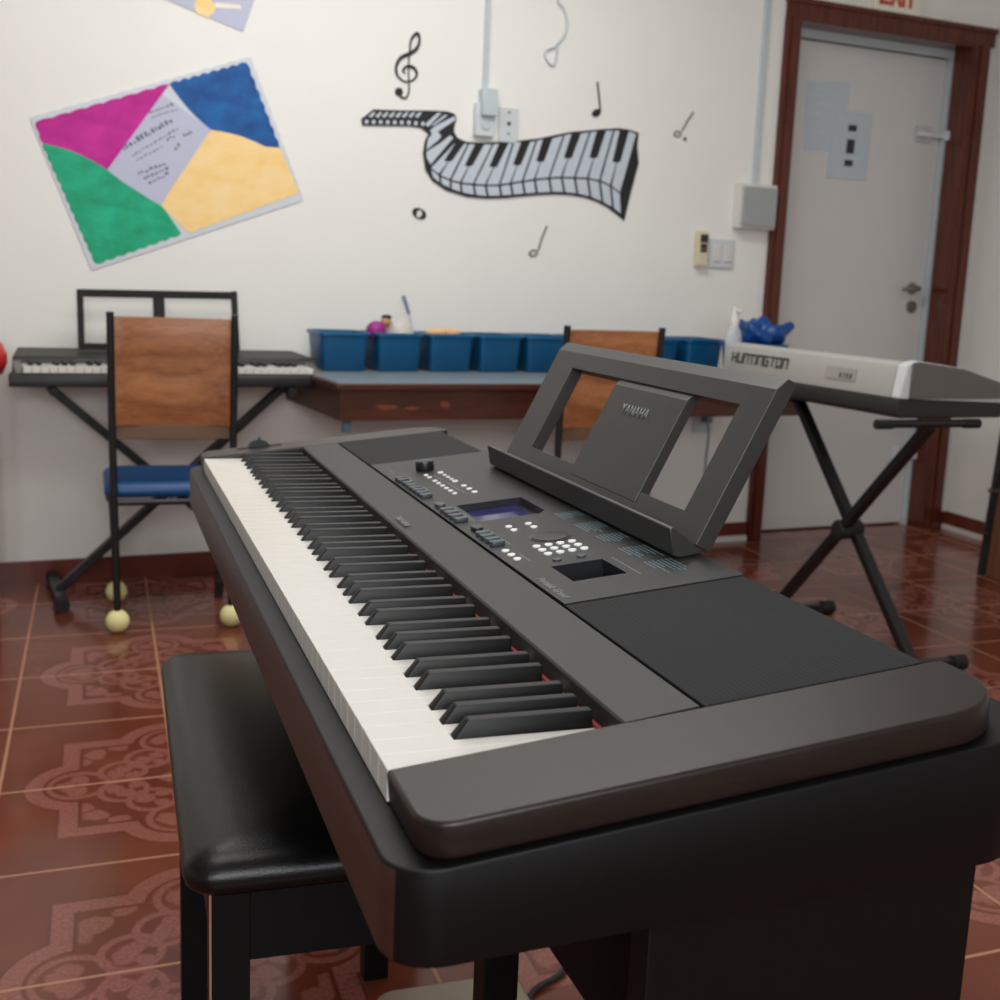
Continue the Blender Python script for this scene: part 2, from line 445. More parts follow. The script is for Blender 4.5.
bm = B(); wbox(bm, 3.335, 3.40, DO+.01, DO+.02, .325, .335); wbox(bm, 3.375, 3.405, DO, DO+.05, .305, .35); obj('latch_strap', bm, m_plate, t, bevel=.004)

# ------------------------------------------------------------------ lettering
def text_bm(s, size, shear=0, bold=0, space=1):
    c = bpy.data.curves.new('t', 'FONT'); c.body = s; c.size = size; c.shear = shear; c.offset = bold
    c.align_x = 'CENTER'; c.align_y = 'CENTER'; c.extrude = 0; c.space_character = space; c.resolution_u = 2
    o = bpy.data.objects.new('t', c); C.objects.link(o)
    me = bpy.data.meshes.new_from_object(o.evaluated_get(bpy.context.evaluated_depsgraph_get()))
    bm = B(); bm.from_mesh(me)
    bpy.data.objects.remove(o); bpy.data.curves.remove(c); bpy.data.meshes.remove(me)
    return bm
def place_text(bm, o, right, up, lift=.0003):
    right, up = Vector(right).normalized(), Vector(up).normalized(); n = right.cross(up)
    for v in bm.verts: v.co = Vector(o)+right*v.co.x+up*v.co.y+n*lift
    ext = bmesh.ops.extrude_face_region(bm, geom=list(bm.faces))
    for v in [e for e in ext['geom'] if isinstance(e, bmesh.types.BMVert)]: v.co += n*.0004
    return bm
STROKES = {  # blocky squared letters on a 2 x 4 grid
 'H': [((0, 0), (0, 4)), ((2, 0), (2, 4)), ((0, 2), (2, 2))], 'U': [((0, 4), (0, 0), (2, 0), (2, 4))],
 'n': [((0, 0), (0, 4), (2, 4), (2, 0))], 'T': [((0, 4), (2, 4)), ((1, 0), (1, 4))], 'I': [((0, 0), (0, 4))],
 'G': [((2, 4), (0, 4), (0, 0), (2, 0), (2, 2), (1, 2))], 'O': [((0, 0), (0, 4), (2, 4), (2, 0), (0, 0))],
 'E': [((2, 4), (0, 4), (0, 0), (2, 0)), ((0, 2), (1.6, 2))], 'X': [((0, 0), (2, 4)), ((0, 4), (2, 0))]}
def stroke_text(bm, s, o, right, up, h, w, thick, gap, depth=.0008):
    right, up = Vector(right).normalized(), Vector(up).normalized(); n = right.cross(up); x = 0
    for ch in s:
        for poly in STROKES[ch]:
            for a, b in zip(poly, poly[1:]):
                pa, pb = [Vector(o)+right*(x+q[0]/2*w)+up*(q[1]/4*h)+n*depth/2 for q in (a, b)]
                d = (pb-pa).normalized()*thick/2
                bar(bm, pa-d, pb+d, thick, depth, n)
        x += (0 if ch == 'I' else w)+gap
    return bm

# ------------------------------------------------------------------ the digital piano
Z0 = .745
SL = .11
def TP(x, y, h=0.0):
    """point h above the sloping top of the piano"""
    return Vector((x-h*SL, y, Z0+.0013+SL*x+h))
def tprism(bm, poly, h0, h1): return prism(bm, [TP(x, y, h0) for x, y in poly], [TP(x, y, h1) for x, y in poly])
piano = empty('digital_piano', (.2, .6, .685), 'long black digital piano with a full row of white and black keys', 'digital piano')
# case (keybed) under everything
X0, X1, Y0, Y1 = -.018, .413, -.0885, 1.295
out = rrect(X0, X1, Y0, Y1, (.032, .05, .05, .032), 8)
bm = B()
top = [Vector((x, y, Z0-.0217+SL*x)) for x, y in out]; bot = [Vector((x, y, Z0-.079+.045*x)) for x, y in out]
faces_from(bm, [bot, top])
for f in bm.faces:
    n = f.calc_center_median()
    f.normal_update()
    if abs(f.normal.z) < .3 and n.x < X0+.004: f.material_index = 1
case = obj('keyboard_case', bm, None, piano, bevel=.0018, seg=2, mats=[m_case, m_case_front])
# end blocks
for y0, y1, rr in ((-.083, -.001, (.022, .052, .0, .0)), (1.2235, 1.289, (.0, .0, .052, .022))):
    o = rrect(-.0015, .388, y0, y1, rr, 8)
    bm = B(); tprism(bm, o, -.0225, 0); obj('end_block', bm, m_block, piano, bevel=.003, seg=3)
# white keys with notches, black keys
W = .0235
bc = {'A': .1445, 'G': .1175, 'F': .0905, 'D': .0494, 'C': .021}    # black key centres from the C of their octave
blacks = []
for oc in range(-1, 8):
    for kx in bc.values():
        u = .0235+.1645*oc+.1645-kx
        if .02 < u < 1.215: blacks.append(u)
XB0, XB1, XR0 = .053, .148, .151
for i in range(52):
    a, b = i*W+.0003, (i+1)*W-.0003
    na, nb = a, b
    for u in blacks:
        if u-.0062 < a+.002 and u+.0062 > a: na = u+.0066
        if u-.0062 < b and u+.0062 > b-.002: nb = u-.0066
    # neighbours straddling the edges
    for u in blacks:
        if abs(u-a) < .009 and u+.0066 > na: na = max(na, u+.0066)
        if abs(u-b) < .009 and u-.0066 < nb: nb = min(nb, u-.0066)
    poly = [(0, a), (XB0-.001, a), (XB0-.001, na), (XR0, na), (XR0, nb), (XB0-.001, nb), (XB0-.001, b), (0, b)]
    cl = []
    for p in poly:
        if not cl or (abs(cl[-1][0]-p[0])+abs(cl[-1][1]-p[1])) > 1e-6: cl.append(p)
    bm = B(); prism(bm, [Vector((x, y, Z0-.0205)) for x, y in cl], [Vector((x, y, Z0)) for x, y in cl])
    obj('white_key', bm, m_ivory, piano, bevel=.0004, seg=1, smooth=30)
for u in sorted(blacks):
    bm = B()
    w0, w1 = .0055, .0043
    rings = []
    for z, xa, w in ((Z0-.012, XB0, w0), (Z0, XB0, w0), (Z0+.0115, XB0+.009, w1)):
        rings.append([Vector((xa, u-w, z)), Vector((XB1, u-w, z)), Vector((XB1, u+w, z)), Vector((xa, u+w, z))])
    faces_from(bm, rings)
    obj('black_key', bm, m_ebony, piano, bevel=.0013, seg=2)
bm = B(); box(bm, .1482, .1512, .0005, 1.2215, Z0-.012, Z0+.0022); prop(obj('felt_strip', bm, m_felt, piano), 'red felt strip behind the keys')
# fascia strip behind the keys
bm = B(); y0, y1 = .0005, 1.2225
sec = [(.1515, .0), (.1515, .0155), (.1535, .0172), (.2055, .0236), (.2055, .0)]
faces_from(bm, [[Vector((x, y, Z0+z)) for x, z in sec] for y in (y0, y1)])
fas = obj('fascia', bm, m_panel, piano, smooth=25, bevel=.0006)
def top_text(s, x, y, size, m, parent, name, **k):
    bm = text_bm(s, size, **k); place_text(bm, TP(x, y, .0002), (0, -1, 0), (1, 0, SL)); return obj(name, bm, m, parent, smooth=0)
top_text('YAMAHA', .163, .622, .0115, m_print, fas, 'lettering', bold=.0002, space=1.1)
# speaker grilles
GX0, GX1 = .2085, .3755
for y0, y1 in ((.0006, .2455), (.990, 1.2225)):
    bm = B(); tprism(bm, [(GX0, y0), (GX1, y0), (GX1, y1), (GX0, y1)], -.022, -.0006); obj('speaker_grille', bm, m_grille, piano, bevel=.0008)
# rear strip of the case that carries grilles and panel
bm = B(); tprism(bm, [(.1525, .0005), (GX1, .0005), (GX1, 1.2225), (.1525, 1.2225)], -.0228, -.024)
obj('inner_tray', bm, m_case, piano, bevel=.001)
# control panel with two recesses
def plate_with_holes(outer, holes, h):
    bm = B(); edges = []
    for loop in [outer]+holes:
        vs = [bm.verts.new(TP(x, y, h)) for x, y in loop]
        for i in range(len(vs)): edges.append(bm.edges.new((vs[i], vs[(i+1) % len(vs)])))
    bmesh.ops.triangle_fill(bm, use_beauty=True, use_dissolve=False, edges=edges)
    return bm
LCD = [(.2375, .572), (.307, .572), (.3165, .584), (.3165, .664), (.2375, .664)]
PIT = [(.2395, .304), (.291, .304), (.291, .360), (.2395, .360)]
PO = [(GX0, .2465), (GX1, .2465), (GX1, .989), (GX0, .989)]
bm = plate_with_holes(PO, [LCD, PIT], .0004)
def skirt(bm, loop, h0, h1, bottom=False):
    n = len(loop); a = [bm.verts.new(TP(x, y, h0)) for x, y in loop]; b = [bm.verts.new(TP(x, y, h1)) for x, y in loop]
    for i in range(n): bm.faces.new((a[i], a[(i+1) % n], b[(i+1) % n], b[i]))
    if bottom: bm.faces.new(b)
skirt(bm, PO, .0004, -.022)
panel = obj('control_panel', bm, m_panel, piano, smooth=20)
bm = B(); skirt(bm, LCD, .0003, -.009)
tprism(bm, LCD, -.010, -.009); obj('display_recess', bm, m_pit, panel, smooth=0)
bm = B(); tprism(bm, [(.2385, .574), (.309, .574), (.309, .662), (.2385, .662)], -.0088, -.0078); prop(obj('display_screen', bm, m_lcd, panel, smooth=0), 'dark violet display screen')
bm = B(); skirt(bm, PIT, .0003, -.021); tprism(bm, PIT, -.0215, -.021)
obj('storage_recess', bm, m_pit, panel, smooth=0)
bm = B(); tube(bm, [TP(.262, .334, -.018), TP(.268, .326, -.014), TP(.280, .322, -.016)], .0012, 6); tube(bm, [TP(.284, .316, -.019), TP(.286, .312, -.007)], .0012, 6)
prop(obj('small_clip', bm, m_metal, panel), 'small bright metal clip in the recess')
def disc(x, y, r, h0, h1, n=16, ry=None):
    ry = ry or r; bm = B()
    pl = [(x+r*math.cos(2*PI*k/n), y+ry*math.sin(2*PI*k/n)) for k in range(n)]
    return tprism(bm, pl, h0, h1)
def button(x, y, r, m, n=14): obj('button', disc(x, y, r*.9, .0003, .0022, n), m, panel, bevel=.0005)
def pill(x, y, wx, wy, m, h=.003): 
    bm = B(); tprism(bm, rrect(x-wx, x+wx, y-wy, y+wy, min(wx, wy)*.8, 3), .0003, h+.002); obj('button', bm, m, panel, bevel=.0006)
# volume dial, data wheel
bm = disc(.265, .906, .0125, .0003, .013, 28); d_ = obj('volume_dial', bm, m_btn_dark, panel, bevel=.0012)
bm = disc(.265, .906, .0085, .0131, .0136, 24); obj('dial_cap', bm, m_btn_grey, d_)
bm = disc(.2785, .466, .0215, .0003, .0010, 40); ring_ = obj('data_wheel', bm, m_pit, panel)
bm = B(); rings = [[TP(.2785+r*math.cos(2*PI*k/40), .466+r*math.sin(2*PI*k/40), h) for k in range(40)] for r, h in ((.0185, .0009), (.0185, .0016), (.0175, .0019), (.006, .0013))]
faces_from(bm, rings); obj('wheel_cap', bm, m_panel, ring_)
# elongated buttons near the front edge of the panel
for k in range(2): pill(.2185, .855-k*.0145, .0075, .0042, m_btn_grey)
for k in range(6): pill(.2195, .818-k*.0175, .0075, .0050, m_btn_grey)
pill(.2195, .668, .0055, .0085, m_btn_grey)
for k in range(4): pill(.2195, .640-k*.0185, .0078, .0052, m_btn_grey)
pill(.2225, .535, .0055, .0090, m_btn_dark)
for k in range(4): pill(.2215, .510-k*.0155, .0078, .0048, m_btn_grey)
for k in range(3): button(.2205, .435-k*.0175, .0044, m_btn_white)
# small white buttons
for y, r in ((.868, .0045), (.848, .003), (.832, .003), (.816, .003), (.800, .0045)): button(.276, y, r, m_btn_white)
for k in range(3): button(.2775, .765-k*.022, .0042, m_btn_white)
for y in (.862, .845, .818, .800, .782, .764, .746, .728): button(.2545, y, .0036, m_btn_white)
for x, y in ((.278, .529), (.278, .512), (.2555, .528), (.2555, .511)): button(x, y, .0042, m_btn_white, 18)
for k, x in enumerate((.2525, .265, .2775, .290)):
    for j, y in enumerate((.434, .418, .402)): button(x, y, .0046, m_btn_white, 18)
button(.2525, .378, .0050, m_btn_grey, 18); button(.277, .378, .0050, m_btn_grey, 18)
# printing: category list, row labels, script name
for col in range(5):
    y = .560-col*.058
    bm = B()
    for r in range(7):
        x = .344-r*.0042; ln = random.uniform(.018, .040)
        q = 0
        while q < ln:
            w = random.uniform(.003, .009); tprism(bm, [(x, y-q-w), (x+.0014, y-q-w), (x+.0014, y-q), (x, y-q)], .0004, .0006); q += w+.0015
    obj('printed_list', bm, m_print_blue, panel, smooth=0)
bm = B()
for y, x, ln in ((.87, .232, .02), (.80, .232, .03), (.66, .232, .02), (.62, .232, .04), (.53, .233, .02), (.49, .233, .03), (.42, .229, .03), (.86, .2645, .03), (.80, .2655, .05), (.76, .2665, .03), (.36, .3, .06), (.94, .222, .03)):
    q = 0
    while q < ln:
        w = random.uniform(.002, .006); tprism(bm, [(x, y-q-w), (x+.0011, y-q-w), (x+.0011, y-q), (x, y-q)], .0004, .0005); q += w+.001
obj('printed_labels', bm, m_print, panel, smooth=0)
top_text('Portable Grand', .2165, .296, .0105, m_print, panel, 'script_lettering', shear=.35)
# pitch wheel on the far end block
bm = B(); tprism(bm, rrect(.055, .125, 1.262, 1.282, .003, 3), -.0001, .0008); pb = obj('wheel_plate', bm, m_case, piano)
bm = B(); n = 20
rings = [[Vector((.09+.017*math.cos(PI*k/n), y, Z0+.0105+.0125*math.sin(PI*k/n)*s)) for k in range(n+1)] for y, s in ((1.266, .96), (1.269, 1), (1.275, 1), (1.278, .96))]
faces_from(bm, rings); obj('pitch_wheel', bm, m_btn_dark, pb)
bm = B(); box(bm, .088, .092, 1.268, 1.276, Z0+.0215, Z0+.0265); obj('wheel_nib', bm, m_btn_dark, pb, bevel=.001)

# stand of the piano
stand = empty('piano_stand', (.25, .6, 0), 'dark brown wooden stand of side boards carrying the long digital piano', 'stand')
ZB = lambda x: Z0-.0795+.045*x
for y0, y1 in ((-.075, -.051), (1.245, 1.269)):
    bm = B(); faces_from(bm, [[Vector((.141, y, .02)), Vector((.372, y, .02)), Vector((.372, y, ZB(.372))), Vector((.141, y, ZB(.141)))] for y in (y0, y1)])
    t = obj('side_board', bm, m_side, stand, bevel=.0008)
    bm = B(); faces_from(bm, [[Vector((-.02, y, 0)), Vector((.42, y, 0)), Vector((.42, y, .025)), Vector((.36, y, .05)), Vector((.1, y, .05)), Vector((-.02, y, .025))] for y in (y0-.012, y1+.012)])
    obj('foot_rail', bm, m_side, t, bevel=.003)
bm = B(); faces_from(bm, [[Vector((.300, y, .318)), Vector((.316, y, .318)), Vector((.316, y, ZB(.316)-.001)), Vector((.300, y, ZB(.300)-.001))] for y in (-.050, 1.244)])
obj('back_board', bm, m_side, stand)

# music rest
rest = empty('music_rest', (.375, .595, .79), 'black open music rest leaning back on the long digital piano, printed plate in its middle', 'music rest')
ma = math.atan(2.0); RD = Vector((math.cos(ma), 0, math.sin(ma))); RN = Vector((-math.sin(ma), 0, math.cos(ma)))
RO = Vector((.3665, 0, Z0+.0555))
def RP(t, y, h): return RO+RD*t+RN*h+Vector((0, y, 0))
tl = .160
bm = B()
O1 = [(-.002, .3182), (tl, .3182), (tl, .8718), (-.002, .8718)]
WI = [(.024, .367), (.1385, .367), (.1385, .800), (.024, .800)]
TH = -.017
def loopv(l, h, g=0): return [bm.verts.new(RP(t, y, h)) for t, y in l]
O2 = [(-.002, .318), (.174, .318), (.174, .872), (-.002, .872)]
loops = [loopv(WI, TH), loopv(WI, 0), loopv(O1, 0), loopv(O2, -.006), loopv(O2, TH), loopv(WI, TH)]
for a, b in zip(loops, loops[1:]):
    for i in range(4): bm.faces.new((a[i], a[(i+1) % 4], b[(i+1) % 4], b[i]))
bmesh.ops.remove_doubles(bm, verts=bm.verts, dist=1e-6)
obj('rest_frame', bm, m_rest, rest, bevel=.0007, smooth=10)
bm = B(); faces_from(bm, [[RP(t, y, h) for t, h in ((.012, -.011), (.012, .001), (.130, .001), (.1395, -.003), (.1395, -.011))] for y in (.467, .650)])
pl = obj('centre_plate', bm, m_rest, rest, bevel=.0007, smooth=10)
bm = text_bm('YAMAHA', .0165, bold=.0003, space=1.05); place_text(bm, RP(.104, .566, .0011), (0, -1, 0), RD); obj('plate_lettering', bm, m_print, pl, smooth=0)
bm = B()
LIPZ = lambda x: Z0+.0013+SL*x
sec = [(.345, LIPZ(.352)+.0035), (.340, Z0+.069), (.3435, Z0+.0705), (.3495, Z0+.066), (.3650, Z0+.0545), (.376, Z0+.0525), (.379, LIPZ(.379)+.003), (.352, LIPZ(.352)+.0012)]
faces_from(bm, [[Vector((x, y, z)) for x, z in sec] for y in (.322, .870)])
obj('front_ledge', bm, m_rest, rest, bevel=.001)

# ------------------------------------------------------------------ bench
bench = empty('piano_bench', (.086, .676, 0), 'black padded leather piano bench pushed half under the long digital piano', 'bench', rz=-.022)
BM = WM[bench]
def lb(bm, *a): return box(bm, *a, BM)
bm = B(); nx, ny = 14, 26
hx, hy = .170, .318
def cush(px, py, top):
    # superellipse footprint with soft domed top
    return 0
ringsn = []
def foot(r): return [Vector((x, y, 0)) for x, y in rrect(-hx+r, hx-r, -hy+r, hy-r, max(.03-r*.6, .012), 6)]
for r, z in ((.004, .480), (.0, .484), (-.002, .490), (-.002, .498), (.002, .505), (.010, .511), (.024, .5155), (.05, .518), (.09, .5195), (.13, .520)):
    ringsn.append([BM @ (p+Vector((0, 0, z))) for p in foot(r)])
faces_from(bm, ringsn)
obj('seat_cushion', bm, m_leather, bench, smooth=60)
LX, LY = .149, .308
bm = B(); lb(bm, -LX+.034, LX-.034, -LY+.003, -LY+.022, .408, .480); lb(bm, -LX+.034, LX-.034, LY-.022, LY-.003, .408, .480)
lb(bm, -LX+.003, -LX+.022, -LY+.034, LY-.034, .408, .480); lb(bm, LX-.022, LX-.003, -LY+.034, LY-.034, .408, .480)
obj('apron', bm, m_bench, bench)
for sx in (-1, 1):
    for sy in (-1, 1):
        x0, x1 = sorted((sx*LX, sx*(LX-.036))); y0, y1 = sorted((sy*LY, sy*(LY-.036)))
        bm = B(); lb(bm, x0, x1, y0, y1, 0, .480); lg = obj('leg', bm, m_bench, bench, bevel=.0015)
        if sx < 0 and sy < 0:
            bm = B(); lb(bm, x0-.0008, x0+.0012, y0-.0008, y0+.0012, .02, .480); prop(obj('worn_edge', bm, m_worn, lg, smooth=0), 'bare worn wooden edge')

# ------------------------------------------------------------------ chairs
def make_chair():
    ch = empty('classroom_chair', (.0565, 3.0, 0), '-', 'chair')
    cm = WM[ch]; P = lambda x, y, z: cm @ Vector((x, y, z))
    bm = B()   # bent wood back, seen from behind; slight curve
    n = 10; hw = .157
    ring = lambda z, dy: [P(-hw+2*hw*k/n, -.172-dy+.016*(1-(2*k/n-1)**2), z) for k in range(n+1)]+[P(hw-2*hw*k/n, -.160-dy+.016*(1-(2*(n-k)/n-1)**2), z) for k in range(n+1)]
    rr = [ring(.592, 0), ring(.70, .004), ring(.80, .010), ring(.893, .02)]
    faces_from(bm, rr); bk = obj('backrest', bm, m_chairwood, ch, bevel=.002)
    bm = B(); box(bm, -.157, .157, -.160, -.146, .553, .592, cm); prop(obj('lower_rail', bm, m_chairlow, ch, bevel=.002), 'dull brown rail under the backrest')
    for s in (-1, 1):
        bm = B(); tube(bm, catmull([P(s*.1655, -.196, .905), P(s*.1655, -.188, .80), P(s*.165, -.172, .60), P(s*.163, -.170, .42), P(s*.159, -.168, .06)], 4), .0105, 10)
        t = obj('rear_leg', bm, m_steel, ch)
        bm = B(); ball(bm, P(s*.159, -.168, .033), .033); prop(obj('tennis_ball_foot', bm, m_tennis, t), 'pale yellow tennis ball on the leg end')
        bm = B(); tube(bm, catmull([P(s*.175, -.15, .385), P(s*.175, .02, .385), P(s*.173, .15, .38), P(s*.165, .172, .33), P(s*.155, .165, .06)], 5), .0105, 10)
        t = obj('front_leg', bm, m_steel, ch)
        if s > 0:
            bm = B(); tube(bm, [P(.155, .165, 0), P(.156, .1655, .05)], .014, 10); obj('rubber_tip', bm, m_rubber, t); continue
        bm = B(); ball(bm, P(s*.155, .165, .033), .033); prop(obj('tennis_ball_foot', bm, m_tennis, t), 'pale yellow tennis ball on the leg end')
    bm = B(); tube(bm, [P(-.166, -.165, .375), P(.166, -.165, .375)], .009); tube(bm, [P(-.172, .12, .375), P(.172, .12, .375)], .009)
    obj('seat_frame', bm, m_steel, ch)
    bm = B(); rings = []
    for r, z in ((.006, .385), (0, .391), (-.001, .408), (.006, .420), (.022, .427), (.06, .430)):
        rings.append([P(x, y, z) for x, y in rrect(-.188+r, .192-r, -.150+r, .190-r, .03, 5)])
    faces_from(bm, rings); prop(obj('seat', bm, m_bluevinyl, ch, smooth=60), 'blue vinyl padded seat')
    return ch
chair = make_chair()
chair['label'] = 'classroom chair with wooden back and blue seat in front of the keyboard on the left'
chair['group'] = 'classroom chairs with wooden backs'
c2 = dup(chair); p2 = Wp(1.277, .66, 0)
c2.location = p2; c2.rotation_euler = (0, 0, PH)
c2['label'] = 'classroom chair with wooden back seen behind the music rest, facing the table of blue bins'

# ------------------------------------------------------------------ X keyboard stands
def xstand(loc, rz, a, b, h, foot, label, arm=.17, gap=.022, shift=0):
    st = empty('keyboard_stand', loc, label, 'keyboard stand', rz=rz, group='x-shaped keyboard stands')
    m = WM[st]; P = lambda x, y, z: m @ Vector((x, y, z))
    for s in (-1, 1):
        y = s*gap
        bm = B(); bar(bm, P(-s*a, y, h-.016), P(s*b, y, .03), .026, .034, m.to_3x3() @ Vector((0, 1, 0)))
        lg = obj('leg', bm, m_steel, st, bevel=.004)
        bm = B(); bar(bm, P(s*b, -foot+.03, .022), P(s*b, foot-.03, .022), .034, .030); obj('foot_bar', bm, m_steel, lg, bevel=.004)
        for e in (-1, 1):
            bm = B(); tube(bm, [P(s*b, e*(foot-.045), .022), P(s*b, e*foot, .022)], .022, 12); obj('rubber_foot', bm, m_rubber, lg)
        bm = B(); tube(bm, [P(-s*a, shift-arm+.03, h-.012), P(-s*a, shift+arm-.03, h-.012)], .011, 12); obj('support_arm', bm, m_steel, lg)
        for e in (-1, 1):
            bm = B(); tube(bm, [P(-s*a, shift+e*(arm-.05), h-.013), P(-s*a, shift+e*arm, h-.013)], .013, 12); obj('arm_grip', bm, m_rubber, lg)
    t = a/(a+b); zc = h-.016+(0.03-(h-.016))*t
    bm = B(); m2 = m @ Matrix.Rotation(PI/2, 4, 'X')
    lathe(bm, [(.024, -.042), (.029, -.036), (.029, .036), (.024, .042)], P(0, 0, zc), 20, m2); obj('pivot_knob', bm, m_rubber, st)
    return st
xstand(Wp(.05, .205, 0), PH, .352, .345, .672, .185, 'black X keyboard stand against the wall under the left keyboard', gap=.02)
# right stand: runs towards the camera
ha = math.atan2(.998, -.062)
hc = Vector((1.938, 2.31, 0))
xstand(hc, ha, .322, .298, .716, .205, 'black X keyboard stand on the right under the silver-backed keyboard', gap=.022, shift=.03)

# ------------------------------------------------------------------ left keyboard
lk = empty('electronic_keyboard', Wp(.05, .2, .672), 'small black electronic keyboard on the X stand by the wall, behind the chair', 'keyboard')
def LP(s, o, z): return Wp(s, o, z)
bm = B()
s0, s1 = -.424, .548
sec = [(.365, .673), (.365, .700), (.36, .712), (.24, .714), (.225, .752), (.05, .768), (.045, .75), (.045, .673)]
faces_from(bm, [[LP(s+q*(.365-o), o, z) for o, z in sec] for s, q in ((s0, .13), (s1, -.20))])
obj('keyboard_body', bm, m_darkgrey, lk, bevel=.006)
for sa, sb in ((s0+.018, -.383), (.474, s1-.045)):
    bm = B(); faces_from(bm, [[LP(s, o, z) for o, z in ((.358, .7125), (.352, .724), (.235, .742), (.232, .7145))] for s in (sa, sb)])
    obj('end_cheek', bm, m_greytop, lk, bevel=.003)
nw = 36; kw = (.474+.383)/nw
for i in range(nw):
    bm = B(); wbox(bm, -.383+i*kw+.0006, -.383+(i+1)*kw-.0006, .236, .357, .7135, .732); obj('white_key', bm, m_ivory, lk, bevel=.001)
for i in range(1, nw):
    if i % 7 in (1, 2, 4, 5, 6):
        bm = B(); wbox(bm, -.383+i*kw-.006, -.383+i*kw+.006, .237, .312, .7325, .742); obj('black_key', bm, m_ebony, lk, bevel=.001)
lr = empty('music_rest', Wp(.035, .12, .76), 'thin black open wire frame music rest standing on the left keyboard', 'music rest')
bm = B()
f = lambda s, z: Wp(s, .125-.11*(z-.76), z)
z0_, z1_ = .768, .952
bar(bm, f(-.200, z1_-.012), f(.277, z1_-.006), .014, .024); bar(bm, f(-.205, z0_+.009), f(.280, z0_+.009), .014, .02)
bar(bm, f(-.200, z0_), f(-.1995, z1_-.001), .014, .020, (1, 0, 0)); bar(bm, f(.281, z0_), f(.276, z1_+.008), .014, .020, (1, 0, 0)); bar(bm, f(.038, z0_), f(.037, z1_), .036, .008, (0, 1, 0))
obj('frame', bm, m_rubber, lr, bevel=.002)
bm = B(); bar(bm, f(-.1, .777), f(-.02, .777), .016, .02); bar(bm, f(.2, .777), f(.29, .777), .016, .02); obj('clip', bm, m_darkgrey, lr, bevel=.002)

# red thing at the left picture edge, on a small brown stool
bm = B(); wbox(bm, -.70, -.455, .10, .34, .66, .69)
st_ = empty('side_stool', Wp(-.58, .22, 0), 'small brown stool at the left edge of the picture under a red drum', 'stool')
obj('stool_top', bm, m_brownboard, st_, bevel=.004)
for sx in (-.68, -.49):
    for so in (.12, .31):
        bm = B(); wbox(bm, sx, sx+.025, so, so+.025, 0, .66); obj('leg', bm, m_brownboard, st_)
dr = empty('hand_drum', Wp(-.56, .24, .69), 'red patterned hand drum at the left edge beside the left keyboard', 'drum')
bm = B(); lathe(bm, [(.085, 0), (.105, .012), (.118, .045), (.118, .07), (.105, .10), (.09, .108)], Wp(-.537, .24, .691), 28); obj('shell', bm, m_redpat, dr)
bm = B(); lathe(bm, [(.092, .1075), (.092, .116), (.08, .118)], Wp(-.537, .24, .691), 28); obj('drum_head', bm, m_darkgrey, dr)

# ------------------------------------------------------------------ right keyboard with silver back
hk = empty('electronic_keyboard', Vector((2.0, 2.4, .712)), 'silver-backed electronic keyboard on the right, seen from behind, HUNTINGTON on its back', 'keyboard')
HA = Vector((1.7765, 2.845, 0)); HL = (Vector((1.8285, 2.0, 0))-HA); HLn = HL.normalized(); HD = Vector((HLn.y*-1, HLn.x, 0)); HLEN = HL.length
def HP(l, d, z): return HA+HLn*l+HD*d+Vector((0, 0, z+.004))
bm = B(); sec = [(.0, .722), (.006, .7135), (.35, .7135), (.356, .722), (.356, .752), (.0, .764)]
faces_from(bm, [[HP(l, d, z) for d, z in sec] for l in (.0, HLEN+.012)]); obj('lower_shell', bm, m_darkgrey, hk, bevel=.004)
bm = B(); sec = [(.001, .7645), (.016, .850), (.024, .8575), (.05, .8595), (.19, .842), (.195, .79), (.35, .785), (.352, .753)]
faces_from(bm, [[HP(l, d, z) for d, z in sec] for l in (.004, HLEN-.026)]); bs_ = obj('silver_back', bm, m_silver, hk, bevel=.003)
bm = B(); sec = [(.002, .764), (.017, .853), (.05, .8635), (.20, .846), (.35, .808), (.353, .753)]
faces_from(bm, [[HP(l, d, z) for d, z in sec] for l in (HLEN-.025, HLEN+.012)]); obj('end_cap', bm, m_silver_light, hk, bevel=.005)
bm = B(); sec = [(.03, .858), (.05, .862), (.20, .8445), (.345, .806), (.345, .765), (.03, .765)]
faces_from(bm, [[HP(l, d, z) for d, z in sec] for l in (HLEN+.0122, HLEN+.020)]); obj('end_panel', bm, m_greytop, hk, bevel=.003)
nw = 36; k0, k1 = .03, HLEN-.05; kw = (k1-k0)/nw
for i in range(nw):
    bm = B(); faces_from(bm, [[HP(l, d, z) for d, z in ((.2, .7865), (.348, .7865), (.348, .797), (.2, .80))] for l in (k0+i*kw+.0005, k0+(i+1)*kw-.0005)]); obj('white_key', bm, m_ivory, hk)
tu = Vector((HD.x*.015/.0855, HD.y*.015/.0855, 1)).normalized()
o = HP(.052, .0068, .802); bm = B(); stroke_text(bm, 'HUnTInGTOn', o-HD*.0012, HLn, tu, .027, .0225, .0056, .0105)
obj('maker_lettering', bm, m_text_dark, bs_, smooth=0)
bm = B(); q = [HP(l, d-.0009, z) for l, d, z in ((.535, .0048, .792), (.668, .0048, .792), (.668, .0108, .826), (.535, .0108, .826))]
prism(bm, q, [p-HD*.0008 for p in q]); stk = obj('sticker', bm, m_sticker, bs_, smooth=0)
bm = B()
for l in (.60, .618, .630, .645):
    w = .008 if l != .618 else .005
    q = [HP(l+a, d-.002, z) for a, d, z in ((0, .0058, .797), (w, .0058, .797), (w, .0085, .812), (0, .0085, .812))]; prism(bm, q, [p-HD*.0005 for p in q])
obj('sticker_print', bm, m_text_dark, bs_, smooth=0)

